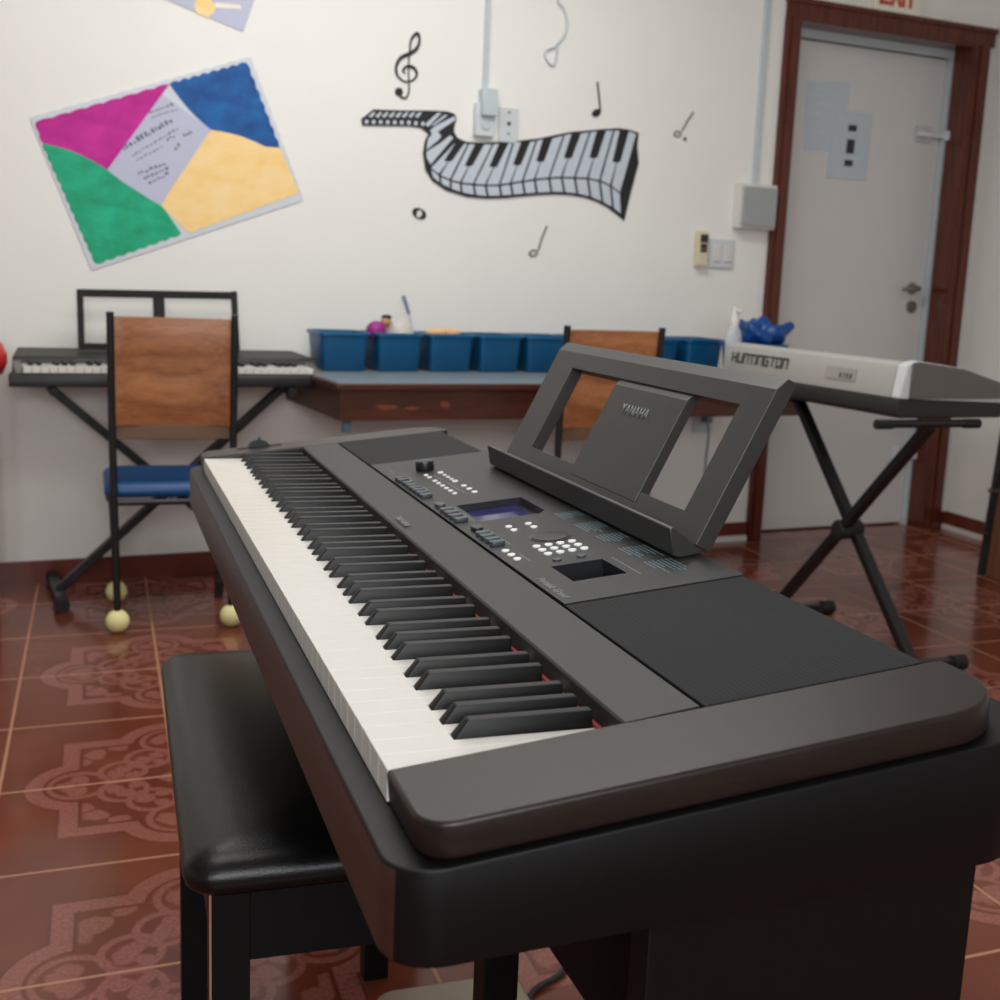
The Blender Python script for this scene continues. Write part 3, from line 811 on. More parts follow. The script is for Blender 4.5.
# ------------------------------------------------------------------ wall table and bins
TT = .714
table = empty('wall_table', Wp(1.4, .33, .6), 'long brown wall table with blue-grey top carrying the row of blue bins', 'table')
bm = B(); wbox(bm, .462, 2.18, .014, .66, TT-.022, TT-.0025); obj('table_edge_board', bm, m_tablewood, table, bevel=.003)
bm = B(); wbox(bm, .472, 2.17, .02, .652, TT-.0025, TT); obj('laminate_top', bm, m_tabletop, table)
bm = B(); wbox(bm, .475, 2.165, .62, .645, .600, TT-.022); fa = obj('front_apron', bm, m_tablewood, table)
for s in (.475, 2.143):
    bm = B(); wbox(bm, s, s+.022, .014, .62, .600, TT-.022); obj('end_apron', bm, m_tablewood, table)
for (s, z, w, h) in ((.62, .640, .045, .009), (.70, .636, .030, .007), (.81, .648, .020, .014)):
    bm = B(); n = 12; wplate(bm, [(s+w*random.uniform(.6, 1)*math.cos(2*PI*k/n), z+h*random.uniform(.5, 1)*math.sin(2*PI*k/n)) for k in range(n)], .645, .6455)
    prop(obj('worn_patch', bm, m_scuff, fa, smooth=0), 'worn patch of barer wood on the apron')
for s in (.508, 1.4):
    bm = B(); wbox(bm, s, s+.026, .0, .58, .590, .600); wbox(bm, s, s+.026, .555, .575, .556, .590)
    obj('bracket', bm, m_bluesteel, table, bevel=.002)
# bins
def make_bin(w=.162, d=.19, h=.128):
    b = empty('storage_bin', (0, 0, 0), '-', 'bin', 'blue bins on the wall table')
    bm = B(); t = .003; k = .010
    O = lambda z, e, r: [Vector((x, y, z)) for x, y in rrect(-w/2+k*(1-z/h)+e, w/2-k*(1-z/h)-e, -d/2+k*(1-z/h)+e, d/2-k*(1-z/h)-e, r, 4)]
    faces_from(bm, [O(0.001, .004, .014), O(.006, 0, .016), O(h, 0, .018), O(h, t, .016), O(.008, t, .014)])
    obj('bin_body', bm, m_bin, b)
    bm = B(); r0 = lambda z, e: [Vector((x, y, z)) for x, y in rrect(-w/2-e, w/2+e, -d/2-e, d/2+e, .02, 4)]
    faces_from(bm, [r0(h-.012, .0008), r0(h-.010, .006), r0(h-.002, .006), r0(h, .004), r0(h, -.003)], cap=False)
    obj('bin_rim', bm, m_binrim, b)
    return b
bin0 = make_bin()
FO = .255
spots = [(.612, 'leftmost blue plastic bin on the wall table, nearest the left keyboard'),
         (.800, 'second blue bin from the left, with the purple toy and pale net in it'),
         (.989, 'third blue bin from the left, with peach wooden pieces sticking out'),
         (1.170, 'fourth blue bin from the left, empty-looking, under the middle of the piano decal'),
         (1.352, 'fifth blue bin from the left, half hidden by the far wooden chair back'),
         (1.545, 'blue bin hidden behind the far wooden chair back'),
         (1.815, 'blue bin just right of the far wooden chair back'),
         (2.01, 'rightmost plain blue bin, beside the clear spray bottle')]
bins = []
for i, (s, lab) in enumerate(spots):
    o = bin0 if i == 0 else dup(bin0)
    q = Wp(s, FO-.095, TT+.0005); o.location = q; o.rotation_euler = (0, 0, PH+random.uniform(-.03, .03)); o['label'] = lab
# things in and by the bins
BT = TT+.128
toy = empty('toy_figure', Wp(.745, .18, TT+.02), 'small purple toy with a dark cap leaning out of the second blue bin', 'toy')
bm = B(); ball(bm, Wp(.735, .19, BT+.005), .034, 1, .8, .95); obj('toy_body', bm, m_purple, toy)
bm = B(); tube(bm, [Wp(.757, .17, TT+.03), Wp(.738, .185, BT)], .009, 8); obj('toy_stem', bm, m_purple, toy)
bm = B(); ball(bm, Wp(.768, .19, BT+.036), .017, 1, 1, 1.15); obj('toy_head', bm, m_skin, toy)
bm = B(); ball(bm, Wp(.771, .19, BT+.050), .016, 1.1, 1, .6); obj('toy_cap', bm, m_darkgrey, toy)
bm = B(); bmesh.ops.create_icosphere(bm, subdivisions=3, radius=.075, matrix=Matrix.Translation(Wp(.822, .165, BT-.045)) @ Matrix.Diagonal((.80, .8, 1.25, 1)))
for v in bm.verts: v.co += v.normal*.006*math.sin(v.co.x*90+v.co.z*70)
prop(obj('net_bag', bm, m_pale), 'pale see-through net bag bulging from the second blue bin', 'bag')
pen = empty('paint_brush', Wp(.905, .17, TT+.03), 'blue-handled thin brush standing up from the second blue bin', 'brush')
bm = B(); tube(bm, [Wp(.912, .10, BT-.06), Wp(.884, .10, BT+.06)], .004, 8); obj('brush_shaft', bm, m_plate, pen)
bm = B(); tube(bm, [Wp(.8835, .10, BT+.06), Wp(.862, .10, BT+.118), Wp(.860, .10, BT+.123)], [.006, .0075, .004], 8); obj('brush_handle', bm, m_bluesteel, pen)
for s, g_, lab in ((.955, .18, 'flat peach wooden piece leaning left in the third blue bin'), (1.008, .17, 'flat peach wooden piece lying right in the third blue bin')):
    bm = B(); ball(bm, Wp(s, g_, BT+.002), .035, 1.15, .7, .42); 
    prop(obj('wooden_piece', bm, m_peach), lab, 'wooden piece')
bm = B(); ball(bm, Wp(1.712, .24, BT+.004), .03, 1.0, .7, .5); prop(obj('wooden_piece', bm, m_peach), 'small peach wooden piece on the bin right of the far chair back', 'wooden piece')
bo = empty('spray_bottle', Wp(1.975, .5, TT), 'clear spray bottle with a white pump at the right end of the bins', 'bottle')
bm = B(); lathe(bm, [(.026, .001), (.030, .01), (.030, .14), (.026, .17), (.014, .19)], Wp(1.960, .5, TT), 20); obj('bottle_body', bm, m_clear, bo)
bm = B(); lathe(bm, [(.015, .188), (.017, .215), (.012, .225), (.010, .256)], Wp(1.960, .5, TT), 16); tube(bm, [Wp(1.960, .5, TT+.245), Wp(1.960, .54, TT+.242)], .006, 8); obj('pump_head', bm, m_white_trim, bo)
bb = dup(bin0); bb.location = Wp(2.078, .46, TT+.0005); bb.rotation_euler = (0, 0, PH+.05)
bb['label'] = 'blue bin at the right end of the wall table, a blue bag heaped on it'
bm = B(); bmesh.ops.create_icosphere(bm, subdivisions=4, radius=.09, matrix=Matrix.Translation(Wp(2.082, .47, BT+.030)) @ Matrix.Diagonal((1.02, .92, .62, 1)))
for v in bm.verts:
    v.co += v.normal*(.010*math.sin(v.co.x*75+v.co.z*60)+.008*math.sin(v.co.y*90-v.co.x*40))
tube(bm, catmull([Wp(2.12, .48, BT+.025), Wp(2.18, .48, BT+.045), Wp(2.225, .48, BT+.07)], 5), [.045, .042, .038, .034, .030, .026, .023, .020, .018, .016, .014], 10)
prop(obj('plastic_bag', bm, m_bag), 'crumpled bright blue bag heaped on the rightmost bin', 'bag')

# ------------------------------------------------------------------ things on the back wall
# metres along the wall (s) and height (z)
poster = empty('poster', Wp(.1, 0, 1.36), 'tilted four-colour painted poster with scalloped edges on the left wall', 'poster')
PC = [(-.323, 1.46), (.35, 1.709), (.531, 1.269), (-.152, 1.011)]
def wavy(a, b, amp=.006, n=9, t0=0, t1=1):
    a, b = Vector(a), Vector(b); d = (b-a); nn = Vector((-d.y, d.x)).normalized(); out = []
    for k in range(n*4+1):
        t = k/(n*4); out.append(tuple(a+d*t-nn*amp*abs(math.sin(t*n*PI))+nn*amp*.3))
    return out
def lin2(a, b, n=1): return [tuple(Vector(a)+(Vector(b)-Vector(a))*k/n) for k in range(n+1)]
def arc2(a, b, bul, n=10):
    a, b = Vector(a), Vector(b); d = b-a; nn = Vector((-d.y, d.x)); return [tuple(a+d*k/n+nn*bul*math.sin(PI*k/n)) for k in range(n+1)]
def dedupe(p):
    o = []
    for q in p:
        if not o or (Vector(o[-1])-Vector(q)).length > 1e-4: o.append(q)
    if (Vector(o[0])-Vector(o[-1])).length < 1e-4: o.pop()
    return o
bm = B(); wplate(bm, dedupe(wavy(PC[3], PC[2], .003, 16)+wavy(PC[2], PC[1], .003, 12)+wavy(PC[1], PC[0], .003, 16)+wavy(PC[0], PC[3], .003, 12)), .001, .004); obj('backing_board', bm, m_paper_edge, poster, smooth=0)
J = dict(t=(.093, 1.600), tl=(-.309, 1.448), lm=(-.290, 1.388), ml=(-.1, 1.322), ct=(.070, 1.566), cr=(.224, 1.470), cb=(.064, 1.222), tr=(.338, 1.690), rm=(.448, 1.432), br=(.514, 1.292), bm=(.127, 1.137), bl=(-.140, 1.030))
sheets = {
 'magenta_sheet': (m_magenta, wavy(J['t'], J['tl'], .004, 8)+wavy(J['tl'], J['lm'], .004, 2)+arc2(J['lm'], J['ml'], .06)+lin2(J['ml'], J['ct'])),
 'blue_sheet': (m_blue, arc2(J['t'], J['cr'], -.045)+arc2(J['cr'], (.40, 1.432), .05, 6)+[J['rm']]+wavy(J['rm'], J['tr'], .006, 7)+wavy(J['tr'], J['t'], .006, 8)),
 'yellow_sheet': (m_yellow, arc2(J['cr'], (.40, 1.432), .05, 6)+[J['rm']]+wavy(J['br'], J['rm'], .006, 4)[::-1]+wavy((.150, 1.142), J['br'], .006, 10)[::-1]+lin2((.150, 1.142), J['cb'])+[J['cb'], (.085, 1.262)]),
 'green_sheet': (m_green, arc2(J['lm'], J['ml'], .06)+arc2(J['ml'], J['bm'], .10, 10)+wavy(J['bl'], J['bm'], .006, 8)[::-1]+wavy(J['lm'], J['bl'], .006, 12)[::-1])}
for nme, (mm, poly) in sheets.items():
    bm = B(); wplate(bm, dedupe(poly), .004, .0052); prop(obj(nme, bm, mm, poster, smooth=0), nme.replace('_sheet', '')+' painted sheet')
bm = B(); wplate(bm, [J['ct'], J['ml'], (-.06, 1.292), (.02, 1.245), J['cb'], (.085, 1.262), (.21, 1.455), J['cr']], .0055, .0062); cardo = obj('note_card', bm, m_card, poster, smooth=0)
def scrib(p, q, h):
    bm = B(); p, q = Vector(p), Vector(q); d = (q-p).normalized(); n = Vector((-d.y, d.x)); L = (q-p).length; t = 0
    while t < L:
        k = random.uniform(.005, .012); a = p+d*t+n*random.uniform(-.002, .002); e = p+d*(t+k)+n*random.uniform(-.002, .002); hh = h*random.uniform(.5, 1.1)
        wplate(bm, [tuple(a), tuple(e), tuple(e+n*hh), tuple(a+n*hh)], .0062, .0066); t += k+random.uniform(.003, .007)
    obj('handwriting', bm, m_ink, cardo, smooth=0)
for p_, q_, h_ in (((.030, 1.505), (.106, 1.535), .008), ((.036, 1.490), (.112, 1.520), .006), ((-.048, 1.385), (.102, 1.484), .017), ((-.024, 1.368), (.122, 1.466), .006),
                   ((-.012, 1.355), (.065, 1.402), .004), ((.085, 1.425), (.106, 1.438), .008), ((.138, 1.440), (.158, 1.452), .010), ((.108, 1.398), (.122, 1.408), .010),
                   ((-.004, 1.313), (.080, 1.352), .010), ((.012, 1.300), (.084, 1.336), .008), ((.026, 1.287), (.082, 1.318), .007)):
    scrib(p_, q_, h_)
# second poster, only its lower tip in the picture
p2o = empty('poster', Wp(.24, 0, 1.95), 'pale blue-grey poster with a pale yellow cut-out, cut by the top edge of the picture', 'poster')
bm = B(); wplate(bm, [(.05, 1.862), (.328, 1.784), (.40, 1.99), (.12, 2.07)], .001, .003); obj('poster_sheet', bm, m_card, p2o, smooth=0)
bm = B(); wplate(bm, [(.205+.033*math.cos(2*PI*k/14), 1.845+.03*math.sin(2*PI*k/14)*(1+.2*math.sin(3*k))) for k in range(14)], .003, .004); obj('yellow_cutout', bm, m_yellow, p2o, smooth=0)
bm = B(); wplate(bm, [(.237, 1.846), (.32, 1.852), (.32, 1.864), (.237, 1.862)], .003, .0036); obj('pale_strip', bm, m_exit_face, p2o, smooth=0)

# piano keyboard decal, outlined in image pixels mapped onto the wall plane
def w2(a, b):
    """the decals' drawing grid placed on the wall: grid units to metres along (s) and up (z)"""
    d = 1-.00029755*a-.000130651*b
    return ((.00288314*a-3.83594e-05*b-.396919)/d, (-.000189425*a-.00306079*b+1.79109)/d)
def ribbon(bm, pts, ws, o0, o1):
    pts = [Vector(p) for p in pts]; L, R = [], []
    for i, p in enumerate(pts):
        d = (pts[min(i+1, len(pts)-1)]-pts[max(i-1, 0)]).normalized(); n = Vector((-d.y, d.x))
        w = ws[i] if hasattr(ws, '__len__') else ws
        L.append(p+n*w/2); R.append(p-n*w/2)
    for i in range(len(pts)-1): wplate(bm, [L[i], L[i+1], R[i+1], R[i]], o0, o1)
    return bm
dec = empty('wall_decal', Wp(1.27, 0, 1.45), 'large black and pale blue wavy piano keyboard decal on the wall', 'wall decal')
sil = [(361, 119), (373, 109.5), (400, 110.5), (430, 110.6), (447, 111.5), (454, 114), (456.3, 119), (454, 126), (453.5, 132), (457, 138), (466, 142), (478, 142.8), (490, 142.5), (503, 141.8), (520, 140.5), (538, 138.5), (555, 135), (570, 132), (587, 130.6), (602, 129.2), (618, 128.3), (629, 129.8), (638, 133), (636.5, 146), (638, 163), (630, 193), (623.5, 220.5), (608, 208), (597, 202), (586, 198), (570, 195), (554, 194.3), (538, 195), (522, 196.3), (505, 198), (485, 198.6), (467, 197), (446, 190.5), (432, 181), (425, 170), (422.6, 153), (424.5, 141), (428, 134), (421, 128), (410, 126.2), (362, 125.5)]
bm = B(); wplate(bm, [w2(*p) for p in sil], .001, .006); obj('decal_outline', bm, m_decal_black, dec, smooth=0)
def interp(pl, x):
    for a, b in zip(pl, pl[1:]):
        if a[0] <= x <= b[0]: return a[1]+(b[1]-a[1])*(x-a[0])/(b[0]-a[0])
    return pl[-1][1] if x > pl[-1][0] else pl[0][1]
Tl = [(452, 143), (466, 144), (490, 144.5), (520, 142.3), (538, 140.5), (555, 137), (570, 134), (602, 131), (618, 130.2), (629, 131.5), (637, 135)]
Fl = [(429.5, 168), (440, 176), (452, 181), (464, 183.8), (485, 185.2), (499, 185), (514, 182.6), (538, 178.8), (560, 177.2), (586, 178.2), (602, 181.5), (612, 187), (620, 193.5)]
Bl = [(430, 176), (440, 184), (452, 190), (467, 194.5), (485, 196.6), (505, 196), (522, 194.2), (554, 192.2), (570, 193), (586, 195.8), (600, 201.5), (612, 208), (622, 216)]
Fx = [429.5, 439, 450, 460, 473, 485, 499, 510, 522, 534, 548.5, 561, 574, 587, 599, 610, 620]
Tx = [453, 459, 467.5, 479, 492, 503, 512.5, 525, 535.5, 547, 563, 575.5, 589, 600.5, 613, 623.5, 636]
blk = {1, 3, 5, 7, 9, 11, 13, 15}
FBx = [431, 440, 450, 461, 474.5, 487, 500.5, 512, 524, 536, 550.5, 563.5, 576.5, 589.5, 601.5, 612, 621]
bm = B()
def q4(a, b, sh=.55):
    return [w2(*p) for p in a+b]
for i in range(len(Fx)-1):
    f0, f1, t0, t1 = Fx[i]+1, Fx[i+1]-1, Tx[i]+1, Tx[i+1]-1
    pts = [(f0, interp(Fl, f0)-.6), (f1, interp(Fl, f1)-.6), (t1, interp(Tl, t1)+.3), (t0, interp(Tl, t0)+.3)]
    # cut for black keys on either side, as straight strips
    def along(fx, tx, k): return (fx+(tx-fx)*k, interp(Fl, fx)+(interp(Tl, tx)-interp(Fl, fx))*k)
    P_ = [pts[0], pts[1]]
    if i+1 in blk:
        a = along(Fx[i+1], Tx[i+1], .42); P_ += [(a[0]-.4, a[1]), (a[0]-4.2, a[1]-1), (t1-3.8, interp(Tl, t1)+.3)]
    else: P_ += [pts[2]]
    if i in blk:
        a = along(Fx[i], Tx[i], .42); P_ += [(t0+3.6, interp(Tl, t0)+.3), (a[0]+4.0, a[1]-1), (a[0]+.6, a[1])]
    else: P_ += [pts[3]]
    wplate(bm, [w2(*p) for p in P_], .006, .0072)
for poly in ([(429.5, 130.5), (434, 126.5), (453.5, 116.5), (455, 120), (436, 132.5), (431, 134)], [(425.8, 150), (427.3, 139.5), (431, 134.5), (437, 131.5), (440.5, 136.5), (438, 140)],
             [(425.8, 152), (440, 143), (449.5, 135.5), (452.5, 138), (430, 164.5), (426, 158)],
             [(424.2, 124.5), (437, 113), (440.5, 113.5), (427.5, 127)], [(430, 126), (444, 115), (447, 115.6), (434, 125)]):
    wplate(bm, [w2(*p) for p in poly], .006, .0072)
for k in range(8):
    x = 368+k*6.6; wplate(bm, [w2(x, 116.5), w2(x+4.6, 112.4), w2(x+7, 112.6), w2(x+3, 118)], .006, .0072)
obj('decal_key_tops', bm, m_decal_white, dec, smooth=0)
bm = B()
for i in range(len(Fx)-1):
    a, b, c_, d_2 = Fx[i]+1.2, Fx[i+1]-1.2, FBx[i+1]-1.2, FBx[i]+1.2
    wplate(bm, [w2(a, interp(Fl, a)+1.4), w2(b, interp(Fl, b)+1.4), w2(c_, interp(Bl, c_)-.6), w2(d_2, interp(Bl, d_2)-.6)], .006, .0072)
obj('decal_key_fronts', bm, m_decal_white, dec, smooth=0)
bm = B()
for k in range(9):
    x = 366+k*6.9+(.12*k); y = 122+(.15*k if k < 6 else .55*k-2.4)
    wplate(bm, [w2(x+1.9*math.cos(2*PI*j/8), y+2.3*math.sin(2*PI*j/8)) for j in range(8)], .006, .0072)
obj('decal_far_key_fronts', bm, m_decal_white, dec, smooth=0)
# notes
def px(l): return [w2(370+.09*x, 20+.09*y) for x, y in l]
def res(l, ws, k=6):
    pts = [Vector((*p, 0)) for p in l]; c = catmull(pts, k); w = []
    for i in range(len(ws)-1):
        for j in range(k): w.append(ws[i]+(ws[i+1]-ws[i])*j/k)
    return [(v.x, v.y) for v in c], w+[ws[-1]]
bm = B()
l = px([(385, 600), (365, 560), (400, 520), (440, 515), (490, 540), (515, 590), (500, 645), (440, 685), (370, 680), (310, 630), (285, 560), (300, 480), (350, 415), (430, 380), (500, 335), (540, 270), (545, 200), (520, 150), (470, 195), (445, 260), (440, 350), (428, 450), (425, 600), (430, 720), (425, 810), (390, 870), (330, 850)])
ws = [.004, .007, .009, .011, .010, .009, .007, .005, .005, .007, .009, .010, .012, .013, .012, .009, .008, .011, .009, .006, .005, .004, .004, .005, .005, .006, .006]
c_, w_ = res(l, ws, 5); ribbon(bm, c_, w_, .001, .005)
cx, cy = px([(318, 800)])[0]; wcyl(bm, cx, cy, .001, .005, .014)
prop(obj('wall_decal', bm, m_decal_black), 'black treble clef decal on the wall left of the conduit', 'wall decal', 'music note decals')
def note(head, stem, label, hollow=False, extra=None, m=None, hw=.019, hh=.013, rot=.5):
    bm = B(); h = w2(*head); n = 18
    E = lambda k, f: (h[0]+f*(hw*math.cos(2*PI*k/n)*math.cos(rot)-hh*math.sin(2*PI*k/n)*math.sin(rot)), h[1]+f*(hw*math.cos(2*PI*k/n)*math.sin(rot)+hh*math.sin(2*PI*k/n)*math.cos(rot)))
    if hollow:
        for k in range(n):
            fi = .62 if hollow is True else (.45 if abs(math.cos(2*PI*(k+.5)/n)) > .6 else .78)
            wplate(bm, [E(k, 1), E(k+1, 1), E(k+1, fi), E(k, fi)], .001, .005)
    else: wplate(bm, [E(k, 1) for k in range(n)], .001, .005)
    if stem: ribbon(bm, [w2(*p) for p in stem], .0055, .001, .005)
    if extra:
        e = w2(*extra); wcyl(bm, e[0], e[1], .001, .005, .007)
    prop(obj('wall_decal', bm, m or m_decal_black), label, 'wall decal', 'music note decals')
note((596, 113), [(600, 111), (598.5, 96), (597, 82)], 'black quarter note decal above the right end of the piano decal')
note((677, 134), [(681.5, 131), (687, 121), (693, 112)], 'thin grey half note decal with a dot, nearest the door', True, (684.5, 139), m_decal_thin, .017, .012, .2)
note((533, 253), [(538, 250), (541, 239), (546.5, 226)], 'thin grey half note decal below the piano decal', True, None, m_decal_thin, .019, .013, .3)
note((419, 213.5), None, 'black whole note decal below the left bend of the piano decal', 2, None, None, .027, .018, -.35)

# conduits, boxes, plates
co = empty('cable_conduit', Wp(1.18, 0, 1.9), 'thin grey conduit running down to the outlet above the piano decal', 'conduit', 'wall conduits')
bm = B(); wbox(bm, 1.170, 1.188, 0, .014, 1.69, H); obj('duct', bm, m_conduit, co, bevel=.002)
ou = empty('wall_outlet', Wp(1.18, 0, 1.6), 'white wall outlet with a plugged adapter under the thin conduit', 'outlet')
bm = B(); wbox(bm, 1.140, 1.212, 0, .028, 1.527, 1.64); obj('outlet_box', bm, m_plate, ou, bevel=.003)
bm = B(); wbox(bm, 1.156, 1.214, .002, .05, 1.595, 1.688); obj('adapter', bm, m_conduit, ou, bevel=.005)
bm = B(); wcyl(bm, 1.178, 1.567, .028, .032, .018); obj('socket', bm, m_conduit, ou)
pl_ = empty('wall_plate', Wp(1.275, 0, 1.58), 'white blank plate with a centre hole right of the outlet', 'wall plate')
bm = B(); wbox(bm, 1.238, 1.312, 0, .010, 1.515, 1.634); obj('plate', bm, m_plate, pl_, bevel=.002)
bm = B(); wcyl(bm, 1.275, 1.580, .010, .014, .007); wcyl(bm, 1.275, 1.618, .010, .012, .004); wcyl(bm, 1.275, 1.545, .010, .012, .004); obj('jack', bm, m_btn_grey, pl_)
bm = B(); tube(bm, catmull([Wp(s, .008, z) for s, z in [(1.40, 2.30), (1.42, 2.12), (1.447, 2.02), (1.471, 1.996), (1.489, 1.951), (1.48, 1.905), (1.442, 1.86), (1.414, 1.847), (1.407, 1.825), (1.433, 1.797), (1.45, 1.812), (1.455, 1.869)]], 5), .0035, 8)
prop(obj('loose_wire', bm, m_conduit), 'loose pale wire curling down the upper wall', 'wire')
co = empty('cable_conduit', Wp(2.35, 0, 1.9), 'thin grey conduit running down to the grey box beside the door', 'conduit', 'wall conduits')
bm = B(); wbox(bm, 2.338, 2.362, 0, .016, 1.44, H); obj('duct', bm, m_conduit, co, bevel=.002)
sb = empty('switch_box', Wp(2.345, 0, 1.35), 'square grey cover box on the wall beside the door frame', 'switch box')
bm = B(); wbox(bm, 2.262, 2.436, 0, .045, 1.268, 1.44); obj('box_body', bm, m_white_trim, sb, bevel=.003)
bm = B(); wbox(bm, 2.275, 2.432, .045, .056, 1.278, 1.428); obj('box_cover', bm, m_boxgrey, sb, bevel=.003)
rc = empty('remote_control', Wp(2.12, 0, 1.18), 'small cream remote control in a wall holder beside the switch plate', 'remote control')
bm = B(); wbox(bm, 2.100, 2.146, .004, .026, 1.122, 1.244); obj('remote_body', bm, m_cream, rc, bevel=.003)
bm = B(); wbox(bm, 2.106, 2.140, .026, .028, 1.205, 1.236); wbox(bm, 2.108, 2.138, .026, .028, 1.168, 1.180); wbox(bm, 2.108, 2.138, .026, .028, 1.182, 1.20); obj('remote_screen', bm, m_text_dark, rc)
bm = B(); wbox(bm, 2.094, 2.152, 0, .004, 1.116, 1.25); wbox(bm, 2.094, 2.152, .004, .03, 1.116, 1.122); obj('holder', bm, m_cream, rc)
sp = empty('light_switch', Wp(2.215, 0, 1.17), 'white double light switch plate between the remote and the door', 'light switch')
bm = B(); wbox(bm, 2.162, 2.278, 0, .011, 1.112, 1.224); obj('switch_plate', bm, m_plate, sp, bevel=.003)
for s in (2.195, 2.245):
    bm = B(); wbox(bm, s-.016, s+.016, .011, .017, 1.135, 1.20); obj('rocker', bm, m_white_trim, sp, bevel=.002)
lo_ = empty('wall_outlet', Wp(2.19, 0, .52), 'low white wall outlet with a blue plug under the wall table', 'outlet')
bm = B(); wbox(bm, 2.145, 2.235, 0, .010, .455, .585); obj('outlet_plate', bm, m_plate, lo_, bevel=.002)
bm = B(); wbox(bm, 2.178, 2.205, .010, .05, .50, .57); tube(bm, catmull([Wp(2.19, .04, .50), Wp(2.195, .045, .44), Wp(2.20, .03, .3), Wp(2.21, .03, .05)], 5), .004, 8); obj('blue_plug', bm, m_bluesteel, lo_, bevel=.003)
# exit sign over the door
ex = empty('exit_sign', Wp(2.975, 0, 2.22), 'cream EXIT sign with red letters above the door, cut by the top of the picture', 'sign')
bm = B(); wbox(bm, 2.853, 3.095, 0, .03, 2.150, 2.31); obj('sign_body', bm, m_exit_face, ex, bevel=.004)
bm = B(); stroke_text(bm, 'EXIT', Wp(2.880, .0305, 2.186), WD, (0, 0, 1), .095, .040, .016, .017, .0015); obj('sign_letters', bm, m_exit_red, ex, smooth=0)
# papers on the door
n1 = empty('notice_sheet', Wp(2.76, DO, 1.75), 'pale blue printed sheet taped higher on the white door, partly covered', 'paper', 'sheets on the door')
bm = B(); wplate(bm, [(2.668, 1.602), (2.868, 1.612), (2.877, 1.895), (2.655, 1.878)], DO+.0006, DO+.0016); 
obj('paper_sheet', bm, m_paper, n1, smooth=0)
bm = B()
for z, s, w, h in ((1.845, 2.695, .05, .012), (1.822, 2.70, .04, .012), (1.795, 2.69, .12, .008), (1.785, 2.70, .14, .005), (1.745, 2.70, .04, .02), (1.715, 2.70, .05, .006), (1.68, 2.69, .08, .004)):
    wplate(bm, [(s, z), (s+w, z+.003), (s+w, z+h+.003), (s, z+h)], DO+.0017, DO+.0021)
obj('printed_lines', bm, m_conduit, n1, smooth=0)
n2 = empty('notice_sheet', Wp(2.9, DO, 1.64), 'pale blue sheet with three dark squares, overlapping the other on the door', 'paper', 'sheets on the door')
bm = B(); wplate(bm, [(2.796, 1.505), (3.002, 1.507), (3.008, 1.784), (2.812, 1.774)], DO+.0024, DO+.0034); obj('paper_sheet', bm, m_paper, n2, smooth=0)
bm = B()
for z, h, s, w in ((1.700, .026, 2.886, .044), (1.610, .058, 2.884, .042), (1.558, .026, 2.880, .044)):
    wplate(bm, [(s, z), (s+w, z+.001), (s+w+.001, z+h), (s+.002, z+h)], DO+.0035, DO+.0041)
obj('dark_squares', bm, m_text_dark, n2, smooth=0)
bm = B()
for z in (1.755, 1.745, 1.685, 1.66, 1.59, 1.545): wplate(bm, [(2.835, z), (2.97, z+.002), (2.97, z+.006), (2.835, z+.004)], DO+.0035, DO+.0038)
obj('printed_lines', bm, m_conduit, n2, smooth=0)

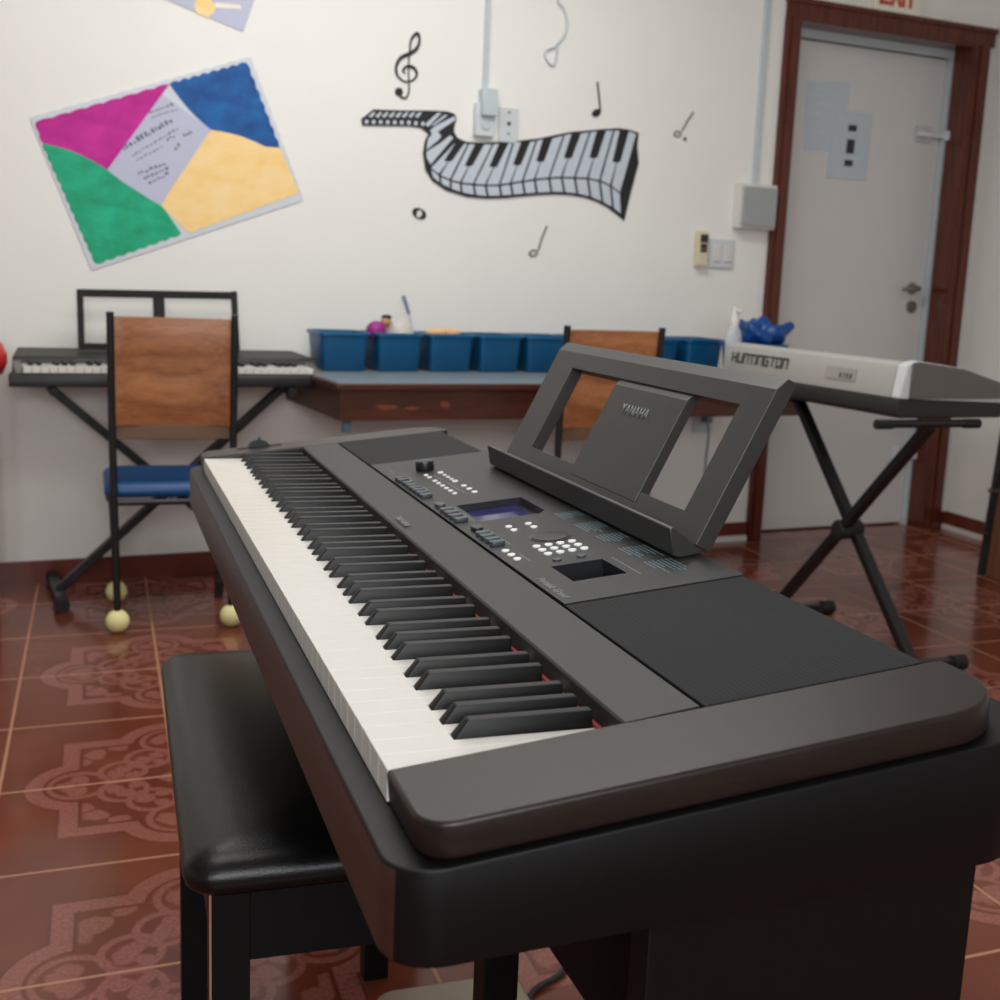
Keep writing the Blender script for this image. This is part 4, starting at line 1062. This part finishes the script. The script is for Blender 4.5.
# ------------------------------------------------------------------ right edge and under the piano
bd = empty('leaning_board', (3.06, 2.99, 0), 'dark-edged brown wooden board standing on the floor at the right picture edge', 'board')
def ob(bm, *a): return box(bm, *a)
bm = B(); faces_from(bm, [[Vector((x, y, z)) for x, z in ((3.041, .0), (3.075, .0), (3.10, .60), (3.071, .60))] for y in (2.68, 2.99)]); obj('board_panel', bm, m_brownboard, bd, bevel=.003)
bm = B(); faces_from(bm, [[Vector((x, y, z)) for x, z in ((3.022, .0), (3.040, .0), (3.070, .60), (3.058, .60))] for y in (2.975, 3.005)]); obj('dark_edge', bm, m_darkgrey, bd, bevel=.003)
bm = B(); tube(bm, catmull([Vector((3.02, 2.98, .13)), Vector((3.025, 2.975, .3)), Vector((3.05, 2.97, .45)), Vector((3.075, 2.965, .6))], 6), .006, 8)
for k in range(14): ball(bm, Vector((3.021+.0012*k+.0002*k*k, 2.9785, .16+k*.03)), .0095, u=8, v=6)
obj('twisted_cord', bm, m_cord, bd)
bm = B(); tube(bm, [Vector((3.01, 2.975, .33)), Vector((3.07, 2.975, .325))], .008, 8); obj('bracket', bm, m_metal, bd)

pd = empty('pedal_box', (.3, .72, 0), 'low beige plastic box on the floor under the digital piano, beside the bench', 'box')
bm = B(); p_ = rrect(.190, .40, .57, .835, .03, 6); faces_from(bm, [[Vector((x, y, z)) for x, y in p_] for z in (.0, .055)]); obj('box_body', bm, m_beige, pd, bevel=.008, seg=3)
bm = B(); tube(bm, catmull([Vector((.56, 1.02, .006)), Vector((.505, .893, .006)), Vector((.428, .838, .006)), Vector((.41, .72, .006)), Vector((.43, .55, .006)), Vector((.40, .30, .006))], 6), .0045, 8)
prop(obj('power_cord', bm, m_cord), 'black power cord lying on the tiles under the digital piano', 'cord')

# unseen ceiling fixtures, added as sources in place of the bounced flash
m_tube, nt_, bs__, g__ = newmat('added_lamp_tube')
bs__.inputs['Emission Color'].default_value = (1, .95, .88, 1); bs__.inputs['Emission Strength'].default_value = 4
for i, (x, y, lab) in enumerate(((.35, .9, 'added long white ceiling lamp over the piano, above the picture'), (.7, 2.35, 'added long white ceiling lamp nearer the back wall, above the picture'))):
    lm_ = empty('added_ceiling_lamp', (x, y, H-.09), lab, 'ceiling lamp', 'added ceiling lamps')
    bm = B(); box(bm, x-.65, x+.65, y-.09, y+.09, H-.05, H-.001); obj('added_lamp_housing', bm, m_white_trim, lm_, bevel=.004)
    for e in (-.045, .045):
        bm = B(); tube(bm, [Vector((x-.6, y+e, H-.075)), Vector((x+.6, y+e, H-.075))], .016, 12); obj('added_lamp_tube', bm, m_tube, lm_)
